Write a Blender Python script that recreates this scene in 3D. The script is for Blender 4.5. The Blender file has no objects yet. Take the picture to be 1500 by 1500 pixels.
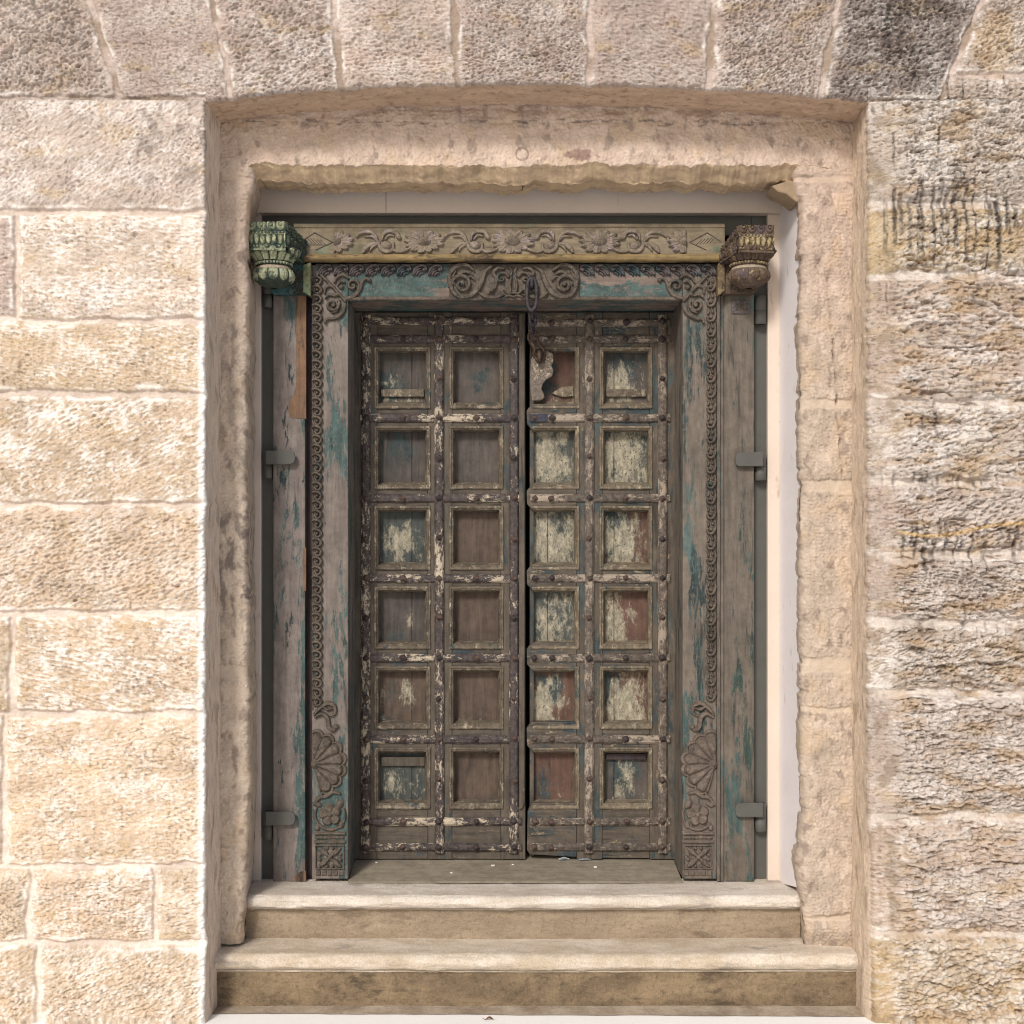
import bpy, bmesh, math, random
import numpy as np
from mathutils import Vector, Matrix

random.seed(5)
SC = bpy.context.scene
COL = SC.collection

# ------------------------------------------------------------------ camera, world, sun, exposure
CAMH = 1.604            # eye height
D = 4.5                 # distance from the camera to the front plane of the carved frame (Y = 0)
FPX = 1800.0            # focal length in photo pixels (photo 1500 px)
VX, VY = 730.0, 790.0   # vanishing point of the view axis in the photo

cam_d = bpy.data.cameras.new('camera')
cam = bpy.data.objects.new('camera', cam_d)
COL.objects.link(cam)
cam.location = (0, -D, CAMH)
cam.rotation_euler = (math.radians(90), 0, 0)
cam_d.sensor_width = 36
cam_d.lens = 36 * FPX / 1500
cam_d.shift_x = (750 - VX) / 1500
cam_d.shift_y = -(750 - VY) / 1500
cam_d.clip_start = 0.05
cam_d.clip_end = 500
SC.camera = cam

SUN_EL, SUN_AZ = 35.0, 22.0     # sun high behind the camera's left shoulder
w = bpy.data.worlds.new('World')
SC.world = w
w.use_nodes = True
wn = w.node_tree
bg = wn.nodes['Background']
sky = wn.nodes.new('ShaderNodeTexSky')
sky.sky_type = 'NISHITA'
sky.sun_disc = False
sky.sun_elevation = math.radians(SUN_EL)
sky.sun_rotation = math.radians(180 + SUN_AZ)
sky.dust_density = 3.0
wn.links.new(sky.outputs[0], bg.inputs[0])
bg.inputs[1].default_value = 0.095

sl = bpy.data.lights.new('sun', 'SUN')
so = bpy.data.objects.new('sun', sl)
COL.objects.link(so)
sl.energy = 2.15
sl.angle = math.radians(11)
sl.color = (1.0, 0.97, 0.94)
tosun = Vector((-math.sin(math.radians(SUN_AZ)) * math.cos(math.radians(SUN_EL)),
                -math.cos(math.radians(SUN_AZ)) * math.cos(math.radians(SUN_EL)),
                math.sin(math.radians(SUN_EL))))
so.rotation_euler = tosun.to_track_quat('Z', 'Y').to_euler()
so.location = (-3, -6, 6)

SC.view_settings.view_transform = 'Standard'
SC.view_settings.look = 'None'
SC.view_settings.gamma = 1
SC.cycles.filter_width = 1.1
SC.view_settings.exposure = 0.27

# ------------------------------------------------------------------ measuring helpers
def SCALE(d): return FPX / (D - d)
def P(px, py, d=0.0):
    s = SCALE(d)
    return ((px - VX) / s, -d, CAMH - (py - VY) / s)
def lin(r, g, b, k=1.0):
    f = lambda c: ((c / 255 + .055) / 1.055) ** 2.4 if c > 10 else c / 255 / 12.92
    return (f(r) * k, f(g) * k, f(b) * k)

# ------------------------------------------------------------------ numpy noise
_tabs = {}
def _tab(seed):
    if seed not in _tabs:
        r = np.random.RandomState(seed)
        p = r.permutation(512)
        a = r.rand(512) * 2 * np.pi
        _tabs[seed] = (np.concatenate([p, p]), np.cos(a), np.sin(a))
    return _tabs[seed]
def pn(x, y, seed=0):
    p, gx, gy = _tab(seed)
    x, y = np.broadcast_arrays(np.asarray(x, float), np.asarray(y, float))
    xi = np.floor(x).astype(np.int64); yi = np.floor(y).astype(np.int64)
    xf = x - xi; yf = y - yi
    u = xf * xf * xf * (xf * (xf * 6 - 15) + 10); v = yf * yf * yf * (yf * (yf * 6 - 15) + 10)
    def g(ix, iy, fx, fy):
        h = p[(p[ix & 511] + (iy & 511)) & 1023] & 511
        return gx[h] * fx + gy[h] * fy
    a = g(xi, yi, xf, yf); b = g(xi + 1, yi, xf - 1, yf)
    c = g(xi, yi + 1, xf, yf - 1); d = g(xi + 1, yi + 1, xf - 1, yf - 1)
    return ((a + u * (b - a)) + v * ((c + u * (d - c)) - (a + u * (b - a)))) * 1.5
def fbm(x, y, o=4, seed=0, gain=.5, lac=2.03):
    t = 0; a = 1.0
    for i in range(o):
        t = t + a * pn(x, y, seed + i * 7); a *= gain
        x = x * lac + 3.1; y = y * lac + 1.7
    return t
def ridge(x, y, o=4, seed=0, gain=.5):
    t = 0; a = 1.0; n = 0
    for i in range(o):
        t = t + a * (1 - 2 * np.abs(pn(x, y, seed + i * 7))); n += a; a *= gain
        x = x * 2.07 + 3.1; y = y * 2.07 + 1.7
    return t / n
def sst(a, b, x):
    t = np.clip((x - a) / (b - a), 0, 1)
    return t * t * (3 - 2 * t)
def mixc(a, b, m):
    return a + (np.asarray(b, float) - a) * m[..., None]

# ------------------------------------------------------------------ object helpers
def thing(name, label, cat, loc, group=None):
    o = bpy.data.objects.new(name, None)
    COL.objects.link(o)
    o.empty_display_size = .1
    o.location = loc
    o['label'] = label; o['category'] = cat
    if group: o['group'] = group
    return o
def wloc(o):
    v = Vector((0, 0, 0))
    while o is not None:
        v = v + o.location; o = o.parent
    return v
def link_mesh(name, me, mat, parent, smooth=False, loc=None):
    """me is in world coordinates; it becomes a child of parent without moving"""
    o = bpy.data.objects.new(name, me)
    COL.objects.link(o)
    if parent is not None:
        me.transform(Matrix.Translation(-wloc(parent)))
        o.parent = parent
    if mat is not None: me.materials.append(mat)
    if smooth:
        me.polygons.foreach_set('use_smooth', np.ones(len(me.polygons), bool))
    return o
def pydata(name, V, F, mat, parent, smooth=False):
    me = bpy.data.meshes.new(name)
    me.from_pydata([tuple(v) for v in V], [], [tuple(f) for f in F])
    me.update()
    return link_mesh(name, me, mat, parent, smooth)
def grid_mesh(name, X, Y, Z, mat, parent, col=None, keep=None, smooth=True, flip=False):
    ny, nx = X.shape
    me = bpy.data.meshes.new(name)
    idx = np.arange(nx * ny).reshape(ny, nx)
    q = np.stack([idx[:-1, :-1], idx[1:, :-1], idx[1:, 1:], idx[:-1, 1:]], -1)
    if flip: q = q[..., ::-1]
    q = q[keep] if keep is not None else q.reshape(-1, 4)
    q = q.reshape(-1, 4)
    co = np.stack([X, Y, Z], -1).reshape(-1, 3)
    if keep is not None:
        used = np.unique(q); remap = np.full(nx * ny, -1, np.int64); remap[used] = np.arange(len(used))
        co = co[used]; q = remap[q]
        if col is not None: col = col.reshape(-1, 3)[used]
    me.vertices.add(len(co)); me.vertices.foreach_set('co', co.astype(np.float32).ravel())
    me.loops.add(q.size); me.loops.foreach_set('vertex_index', q.astype(np.int32).ravel())
    me.polygons.add(len(q)); me.polygons.foreach_set('loop_start', np.arange(0, q.size, 4, dtype=np.int32))
    me.update(calc_edges=True)
    if col is not None:
        c = col.reshape(-1, 3)
        a = me.attributes.new('tint', 'FLOAT_COLOR', 'POINT')
        a.data.foreach_set('color', np.concatenate([c, np.ones((len(c), 1))], 1).astype(np.float32).ravel())
    return link_mesh(name, me, mat, parent, smooth)

class MB:
    """collects boxes and prisms into one mesh with softened edges"""
    def __init__(s): s.bm = bmesh.new()
    def box(s, x0, x1, y0, y1, z0, z1):
        vs = [s.bm.verts.new(c) for c in ((x0, y0, z0), (x1, y0, z0), (x1, y1, z0), (x0, y1, z0),
                                          (x0, y0, z1), (x1, y0, z1), (x1, y1, z1), (x0, y1, z1))]
        for f in ((0, 3, 2, 1), (4, 5, 6, 7), (0, 1, 5, 4), (1, 2, 6, 5), (2, 3, 7, 6), (3, 0, 4, 7)):
            s.bm.faces.new([vs[i] for i in f])
        return s
    def px(s, u0, u1, v0, v1, d, th):
        a = P(u0, v1, d); b = P(u1, v0, d)
        return s.box(a[0], b[0], -d, -d + th, a[2], b[2])
    def prism(s, pts, y0, y1):
        """pts: world (x, z), extruded from y0 (front) to y1 (back)"""
        f = [s.bm.verts.new((x, y0, z)) for x, z in pts]; k = [s.bm.verts.new((x, y1, z)) for x, z in pts]
        n = len(pts)
        s.bm.faces.new(f); s.bm.faces.new(k[::-1])
        for i in range(n): s.bm.faces.new((f[i], k[i], k[(i + 1) % n], f[(i + 1) % n]))
        return s
    def pxprism(s, pts, d, th):
        return s.prism([(P(u, v, d)[0], P(u, v, d)[2]) for u, v in pts], -d, -d + th)
    def hexa(s, fr, bk):
        f = [s.bm.verts.new(c) for c in fr]; k = [s.bm.verts.new(c) for c in bk]; n = len(f)
        s.bm.faces.new(f); s.bm.faces.new(k[::-1])
        for i in range(n): s.bm.faces.new((f[i], k[i], k[(i + 1) % n], f[(i + 1) % n]))
        return s
    def build(s, name, mat, parent, bevel=.002, smooth=False):
        bmesh.ops.recalc_face_normals(s.bm, faces=s.bm.faces[:])
        if bevel:
            bmesh.ops.bevel(s.bm, geom=s.bm.edges[:], offset=bevel, segments=2, affect='EDGES', profile=.5, clamp_overlap=True)
        me = bpy.data.meshes.new(name); s.bm.to_mesh(me); s.bm.free()
        return link_mesh(name, me, mat, parent, smooth)

def tube_mesh(pts, r, n=8, closed=False):
    pts = [Vector(p) for p in pts]; N = len(pts); V = []; F = []
    rr = r if hasattr(r, '__len__') else [r] * N
    ref = Vector((0.31, 1, .17)).normalized()
    for i in range(N):
        a = pts[i - 1] if (i > 0 or closed) else pts[i]; b = pts[(i + 1) % N] if (i < N - 1 or closed) else pts[i]
        t = (b - a).normalized(); u = t.cross(ref).normalized(); v = t.cross(u)
        for k in range(n):
            an = 2 * math.pi * k / n; V.append(pts[i] + (u * math.cos(an) + v * math.sin(an)) * rr[i])
    for i in range(N if closed else N - 1):
        for k in range(n):
            a = i * n + k; b = i * n + (k + 1) % n; c = ((i + 1) % N) * n
            F.append((a, b, c + (k + 1) % n, c + k))
    if not closed:
        F.append(tuple(range(n))[::-1]); F.append(tuple(range((N - 1) * n, N * n)))
    return V, F

# ------------------------------------------------------------------ materials
class NT:
    def __init__(s, name):
        s.m = bpy.data.materials.new(name); s.m.use_nodes = True
        s.t = s.m.node_tree; s.b = s.t.nodes['Principled BSDF']
        s.b.inputs['Specular IOR Level'].default_value = .25
    def n(s, typ, **kw):
        x = s.t.nodes.new(typ)
        for k, v in kw.items(): setattr(x, k, v)
        return x
    def l(s, a, b): s.t.links.new(a, b)
    def put(s, sock, v):
        if hasattr(v, 'is_output'): s.l(v, sock)
        else: sock.default_value = v
    def math(s, op, a, b=0.0, clamp=False):
        x = s.n('ShaderNodeMath', operation=op, use_clamp=clamp)
        s.put(x.inputs[0], a); s.put(x.inputs[1], b)
        return x.outputs[0]
    def coord(s, kind='Object', scale=(1, 1, 1), off=(0, 0, 0)):
        c = s.n('ShaderNodeTexCoord'); m = s.n('ShaderNodeMapping')
        m.inputs['Scale'].default_value = scale; m.inputs['Location'].default_value = off
        s.l(c.outputs[kind], m.inputs[0]); return m.outputs[0]
    def noise(s, vec, scale=1.0, detail=6, rough=.6, dist=0.0):
        x = s.n('ShaderNodeTexNoise'); s.l(vec, x.inputs['Vector'])
        x.inputs['Scale'].default_value = scale; x.inputs['Detail'].default_value = detail
        x.inputs['Roughness'].default_value = rough; x.inputs['Distortion'].default_value = dist
        return x.outputs[0]
    def smooth(s, x, a, b):
        m = s.n('ShaderNodeMapRange', interpolation_type='SMOOTHSTEP')
        s.put(m.inputs[0], x); m.inputs[1].default_value = a; m.inputs[2].default_value = b
        return m.outputs[0]
    def mix(s, f, a, b):
        x = s.n('ShaderNodeMix', data_type='RGBA')
        s.put(x.inputs[0], f)
        for k, v in ((6, a), (7, b)):
            if hasattr(v, 'is_output'): s.l(v, x.inputs[k])
            else: x.inputs[k].default_value = (*v[:3], 1)
        return x.outputs[2]
    def mul(s, c, f):
        x = s.n('ShaderNodeVectorMath', operation='SCALE')
        if hasattr(c, 'is_output'): s.l(c, x.inputs[0])
        else: x.inputs[0].default_value = c[:3]
        s.put(x.inputs['Scale'], f); return x.outputs[0]
    def done(s, color, rough=.8, height=None, bump=.3, dist=.003):
        if hasattr(color, 'is_output'): s.l(color, s.b.inputs['Base Color'])
        else: s.b.inputs['Base Color'].default_value = (*color[:3], 1)
        s.put(s.b.inputs['Roughness'], rough)
        if height is not None:
            b = s.n('ShaderNodeBump'); b.inputs['Strength'].default_value = bump; b.inputs['Distance'].default_value = dist
            s.l(height, b.inputs['Height']); s.l(b.outputs[0], s.b.inputs['Normal'])
        return s.m

def stone_mat(name, bump=.6, var=.35, dist=.004):
    """albedo from the mesh's own tint attribute (stone by stone), broken up by fine grain"""
    t = NT(name)
    a = t.n('ShaderNodeAttribute', attribute_name='tint')
    v = t.coord()
    f = t.noise(v, 90, 5, .7); g = t.noise(v, 330, 3, .7)
    k = t.math('ADD', t.math('MULTIPLY', f, var * 1.2), t.math('MULTIPLY', g, var * 1.4))
    k = t.math('ADD', k, 1 - var * 1.3)
    c = t.mul(a.outputs['Color'], k)
    pit = t.smooth(t.noise(v, 150, 2, .5), .70, .78)
    c = t.mix(t.math('MULTIPLY', pit, .45), c, lin(105, 88, 74))
    h = t.math('ADD', f, t.math('MULTIPLY', g, .5))
    return t.done(c, .9, h, bump, dist)

WOOD_D = lin(74, 66, 62); WOOD_L = lin(118, 106, 98); PINKG = lin(140, 126, 120)
TEAL = lin(86, 108, 105); TEAL_D = lin(60, 77, 78); CREAM = lin(184, 175, 152); NAVY = lin(44, 50, 66)

def wood(name, c0, c1, layers=(), grain='z', bump=.5, seed=0.0, rough=.75, gscale=1.0, cracks=.5, tone=.78):
    """weathered timber: stretched grain between two browns and flaking coats of paint.
    layer = (colour, scale, stretch, threshold, softness, seed[, (amp, cx, cz, rx, rz)])"""
    t = NT(name)
    st = {'z': (1, 1, .09), 'x': (.09, 1, 1), 'n': (1, 1, 1)}[grain]
    vg = t.coord('Object', tuple(a * gscale for a in st), (seed, seed * .7, seed * 1.3))
    vo = t.coord('Object', (1, 1, 1), (seed * 2.1, 0, seed))
    g = t.noise(vg, 60, 8, .65, .6); g2 = t.noise(vg, 190, 4, .6)
    big = t.noise(vo, 5, 4, .6)
    k = t.math('ADD', t.math('MULTIPLY', g, .75), t.math('MULTIPLY', big, .5))
    col = t.mix(t.smooth(k, .42, .82), c0, c1)
    h = t.math('ADD', g, t.math('MULTIPLY', g2, .5))
    gen = t.n('ShaderNodeTexCoord'); sep = t.n('ShaderNodeSeparateXYZ'); t.l(gen.outputs['Generated'], sep.inputs[0])
    for L in layers:
        c, sc, stz, thr, soft, sd = L[:6]
        sv = {'z': (1, 1, stz), 'x': (stz, 1, 1), 'n': (1, 1, stz)}[grain]
        v = t.coord('Object', sv, (sd + seed, sd * 1.9, sd * .6 + seed))
        n = t.math('ADD', t.math('MULTIPLY', t.math('SUBTRACT', t.noise(v, sc, 9, .72, .3), .5), 1.35), .5)
        n = t.math('ADD', n, t.math('MULTIPLY', t.math('SUBTRACT', t.noise(v, sc * 7, 4, .65), .5), .28))
        if len(L) > 6:
            amp, cx, cz, rx, rz = L[6]
            dx = t.math('DIVIDE', t.math('SUBTRACT', sep.outputs[0], cx), rx)
            dz = t.math('DIVIDE', t.math('SUBTRACT', sep.outputs[2], cz), rz)
            r = t.math('SQRT', t.math('ADD', t.math('MULTIPLY', dx, dx), t.math('MULTIPLY', dz, dz)))
            n = t.math('ADD', n, t.math('MULTIPLY', t.math('SUBTRACT', 1.0, t.math('MINIMUM', r, 2.0)), amp))
        m = t.smooth(n, thr - soft, thr + soft)
        speck = t.smooth(t.noise(t.coord('Object', (1, 1, .6), (sd, 5, sd)), 120, 4, .7), .54, .60)
        lump = t.smooth(t.noise(t.coord('Object', (1, 1, .7), (sd, 8, sd)), 22, 3, .6), .40, .62)
        m = t.math('MULTIPLY', m, t.math('SUBTRACT', 1.0, t.math('MULTIPLY', t.math('MULTIPLY', speck, t.math('ADD', .35, t.math('MULTIPLY', lump, .65))), .9)))
        fine = t.noise(v, sc * 6, 5, .7)
        cc = t.mix(t.smooth(t.noise(v, sc * 2.2, 6, .7), .42, .66), t.mul(c, .62), c)
        cc = t.mul(cc, t.math('ADD', .50, t.math('MULTIPLY', fine, 1.0)))
        col = t.mix(m, col, cc)
        h = t.math('ADD', h, t.math('MULTIPLY', m, .35))
    grime = t.noise(t.coord('Object', (1, 1, .8), (7, seed, 3)), 28, 8, .75)
    col = t.mul(col, t.math('ADD', .30 * tone, t.math('MULTIPLY', grime, 1.4 * tone)))
    crack = t.smooth(t.noise(vg, 34, 2, .4, 1.2), .66, .72)
    col = t.mix(t.math('MULTIPLY', crack, cracks), col, lin(38, 33, 31))
    h = t.math('SUBTRACT', h, t.math('MULTIPLY', crack, .6))
    return t.done(col, rough, h, bump, .003)

def iron(name, c0, c1, flake=None, thr=.55, grain='n', seed=0.0, stretch=.45, rough=.6):
    t = NT(name)
    v = t.coord('Object', (1, 1, 1), (seed, seed, seed)); n = t.noise(v, 70, 7, .7)
    col = t.mix(t.smooth(n, .35, .65), c0, c1); h = n
    if flake:
        sv = {'z': (1, 1, stretch), 'x': (stretch, 1, 1), 'n': (1, 1, 1)}[grain]
        vf = t.coord('Object', sv, (seed * 3, 1, seed)); f = t.math('ADD', t.math('MULTIPLY', t.noise(vf, 60, 8, .75, .3), .75), t.math('MULTIPLY', t.noise(v, 170, 4, .7), .25))
        lump = t.noise(v, 4, 3, .5)
        f = t.math('ADD', f, t.math('MULTIPLY', t.math('SUBTRACT', lump, .5), .5))
        m = t.smooth(f, thr - .035, thr + .035)
        fine = t.noise(v, 140, 5, .75)
        col = t.mix(m, col, t.mul(flake, t.math('ADD', .42, t.math('MULTIPLY', fine, 1.1))))
        h = t.math('ADD', h, t.math('MULTIPLY', m, .8))
    return t.done(col, rough, h, .6, .002)

M = {}
M['stone'] = stone_mat('sandstone')
M['stone_rough'] = stone_mat('eroded_sandstone', 1.0, .5, .007)
M['stone_smooth'] = stone_mat('dressed_stone', .35, .22, .002)
M['plain_stone'] = (lambda t: t.done(t.mix(t.noise(t.coord(), 8, 6, .6), lin(170, 148, 125, .8), lin(205, 185, 160, .8)), .9, t.noise(t.coord(), 60, 6, .7), .6, .01))(NT('plain_sandstone'))

def plaster(name, c):
    t = NT(name); v = t.coord('Object', (1, 1, 1)); a = t.noise(v, 3, 5, .6); b = t.noise(v, 60, 5, .6)
    s = t.smooth(t.noise(t.coord('Object', (1, 1, .25)), 22, 7, .7), .60, .72)
    col = t.mul(c, t.math('ADD', .86, t.math('ADD', t.math('MULTIPLY', a, .2), t.math('MULTIPLY', b, .08))))
    col = t.mix(t.math('MULTIPLY', s, .5), col, lin(150, 128, 110, .8))
    chip = t.smooth(t.noise(v, 55, 2, .5), .76, .79)
    col = t.mix(chip, col, lin(110, 95, 84))
    return t.done(col, .7, b, .15, .002)
M['plaster_front'] = plaster('cream_painted_plaster', lin(212, 196, 181, .92))
M['plaster_lit'] = plaster('lit_side_plaster', lin(232, 225, 224, .9))  # whiter copy for the right reveal: the light it catches is painted in
M['grey_steel'] = (lambda t: t.done(t.mix(t.noise(t.coord(), 14, 6, .6), lin(74, 74, 70), lin(92, 91, 86)), .55, t.noise(t.coord(), 300, 3, .5), .1, .001))(NT('grey_painted_steel'))
M['dark'] = (lambda t: t.done(t.mix(t.noise(t.coord(), 9), lin(30, 28, 27), lin(42, 39, 36)), .9))(NT('dark_interior'))

# ------------------------------------------------------------------ ground
def ground():
    t = NT('sunlit_paving'); v = t.coord()  # near-white colour stands for ground in direct sun
    a = t.noise(v, 2.2, 6, .6); b = t.noise(v, 120, 4, .6)
    col = t.mul(lin(246, 243, 238), t.math('ADD', .86, t.math('ADD', t.math('MULTIPLY', a, .14), t.math('MULTIPLY', b, .1))))
    m = t.done(col, .85, b, .2, .003)
    R = 120
    o = pydata('pavement', [(-R, -R, 0), (R, -R, 0), (R, R, 0), (-R, R, 0)], [(0, 1, 2, 3)], m, None)
    o['kind'] = 'structure'
    t = NT('shaded_paving'); v = t.coord(); a = t.noise(v, 6, 6, .65); b = t.noise(v, 90, 4, .7)  # grey strip paints the shaded ground at the foot of the steps
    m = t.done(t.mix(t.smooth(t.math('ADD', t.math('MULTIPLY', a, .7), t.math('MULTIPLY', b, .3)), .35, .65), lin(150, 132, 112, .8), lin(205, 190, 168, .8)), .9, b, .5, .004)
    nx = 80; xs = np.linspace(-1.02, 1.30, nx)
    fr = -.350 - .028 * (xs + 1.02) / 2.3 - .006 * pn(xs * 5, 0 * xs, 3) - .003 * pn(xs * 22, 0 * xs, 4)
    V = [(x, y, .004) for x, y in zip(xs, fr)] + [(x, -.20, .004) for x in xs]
    o = pydata('pavement_shade_strip', V, [(i, i + 1, nx + i + 1, nx + i) for i in range(nx - 1)], m, None)
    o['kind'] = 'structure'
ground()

# ------------------------------------------------------------------ masonry
DW = .42                      # the wall's face stands this far in front of the carved frame
SW = SCALE(DW)
wall = thing('stone_wall', 'thick wall of rough weathered sandstone blocks with a shallow flat arch over the doorway', 'wall', (0, 0, 0))
WALLBASE = VY + CAMH * SW     # pixel row where the wall meets the ground

def stone_face(u, v, rows, seed, tints, mort, rough='peck', hwbase=3.0):
    """height (metres, outwards) and albedo of coursed stone; u, v are photo pixels on the wall plane"""
    uw = u + 3.0 * fbm(u / 60, v / 60, 3, seed) + 1.0 * pn(u / 9, v / 9, seed + 3)
    vw = v + 3.5 * fbm(u / 75, v / 55, 3, seed + 1) + 1.2 * pn(u / 8, v / 8, seed + 4)
    dj = np.full(u.shape, 1e3); col = np.zeros(u.shape + (3,)); sid = np.zeros(u.shape)
    rs = np.random.RandomState(seed); k = 0
    for (v0, v1, cols, ti) in rows:
        inr = (vw >= v0) & (vw < v1)
        e = [-5000] + sorted(cols) + [5000]
        dv = np.minimum(vw - v0, v1 - vw)
        for j in range(len(e) - 1):
            k += 1; c = np.array(tints[ti]) * (1 + rs.uniform(-.07, .07)) * (1 + rs.uniform(-.02, .02, 3))
            mm = inr & (uw >= e[j]) & (uw < e[j + 1])
            du = np.minimum(uw - e[j], e[j + 1] - uw)
            q = np.minimum(dv, du)
            dj = np.where(mm, q, dj); col[mm] = c; sid[mm] = k
    return dj, col, sid

def finish_stone(u, v, dj, col, mort, seed, amp, aniso, hwbase, pill, hilite, joint_lo=.010, sid=None):
    # every block was dressed by itself: its own stroke direction, coarseness and depth
    ids = np.zeros(u.shape, int) if sid is None else sid.astype(int)
    rp = np.random.RandomState(seed + 1); K = ids.max() + 1
    ang = np.radians(rp.uniform(-38, 12, K))[ids]; fine = rp.uniform(.8, 1.35, K)[ids]; deep = rp.uniform(.55, 1.15, K)[ids]; hilite_var = rp.uniform(.35, 1.15, K)[ids]
    ou = rp.uniform(0, 900, K)[ids]; ca, sa = np.cos(ang), np.sin(ang)
    us_, vs_ = (u * ca + v * sa) / fine + ou, (-u * sa + v * ca) / fine
    hw = hwbase * .8 + 2.6 * fbm(u / 60, v / 60, 3, seed + 20) + .8 * pn(u / 7, v / 7, seed + 21)
    m = sst(0, 4.0, dj - hw); p = sst(0, 22, dj - hw)
    ax = aniso
    n1 = fbm(us_ / (46 * ax), vs_ / 46, 3, seed + 30)
    n2 = fbm(us_ / (24 * ax), vs_ / 11, 3, seed + 40)
    n3 = ridge(us_ / (12.0 * ax), vs_ / 5.0, 3, seed + 50)
    n4 = pn(us_ / 5.2, vs_ / 2.9, seed + 60)
    chip = sst(.42, .62, fbm(us_ / 17, vs_ / 11, 3, seed + 63))
    rough = amp * deep * (.55 * n1 + .45 * n2 + 1.0 * n3 + .85 * n4 + .45 * pn(us_ / 9.0, vs_ / 3.2, seed + 65)) - .0035 * chip
    h = m * (joint_lo * 1.15 + joint_lo * .5 * p + rough * (.35 + .65 * p)) + pill * p
    h = h + (1 - m) * (.0022 * fbm(u / 14, v / 10, 3, seed + 70) + .0014 * pn(u / 3.0, v / 3.0, seed + 71))
    # albedo: stone to stone tint, mineral bands, highlights painted on the raised grains
    b1 = fbm(u / (70 * ax), v / 38, 4, seed + 80)
    col = col * (1 + .16 * b1)[..., None]
    ochre = sst(.25, .8, fbm(u / (60 * ax), v / 30, 4, seed + 90))
    col = mixc(col, np.array(lin(198, 172, 132, .9)), .45 * ochre)
    ridge_light = sst(.10, .75, .42 * fbm(us_ / (9 * ax), vs_ / 3.4, 3, seed + 100) + .40 * fbm(u / 60, v / 45, 3, seed + 110) + .55 * n3)
    col = mixc(col, np.array(lin(246, 240, 233, .97)), (hilite * 1.05 * hilite_var)[..., None][..., 0] * ridge_light)
    dirt = sst(.30, .8, fbm(u / (5 * ax), v / 3.4, 3, seed + 120) + .35 * fbm(u / 60, v / 60, 2, seed + 121))
    col = mixc(col, np.array(lin(116, 99, 88, .8)), .6 * dirt)
    col = col * (1 + .10 * pn(u / 2.6, v / 2.6, seed + 125))[..., None]
    mc = np.array(mort) * (1 + .12 * fbm(u / 20, v / 14, 3, seed + 130))[..., None]
    mc = mixc(mc, np.array(lin(178, 158, 140, .85)), (.45 if pill > .0049 else 1.0) * sst(-.25, .45, fbm(u / 90, v / 50, 3, seed + 135)))
    lip = np.exp(-((dj - hw - 5) / 3.2) ** 2) * sst(-.1, .5, fbm(u / 40, v / 30, 3, seed + 137))  # bright edge highlights beside the joints, painted into the colour
    col = mixc(col, np.array(lin(246, 238, 228, .95)), .8 * lip)
    col = col * m[..., None] + mc * (1 - m[..., None])
    return h, np.clip(col, .01, .95), m

TL = {'a': lin(203, 184, 170, .9), 'b': lin(204, 184, 168, .9), 'y': lin(205, 184, 156, .9), 'p': lin(201, 179, 157, .9),
      'w': lin(206, 184, 158, .9), 'v': lin(192, 173, 161, .9), 'd': lin(160, 145, 136, .85), 'r': lin(200, 179, 160, .9), 'o': lin(198, 172, 136, .9),
      'g': lin(198, 180, 165, .9)}
MORT = lin(226, 211, 198, .95)

OUT = np.concatenate([np.arange(14, 470, 2.5), np.geomspace(474, 800, 40)])     # spacing of the wall outside the picture
def vspan():
    return np.concatenate([np.arange(150, 1490, 1.25), np.array([1494.0, 1500.0])])

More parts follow.
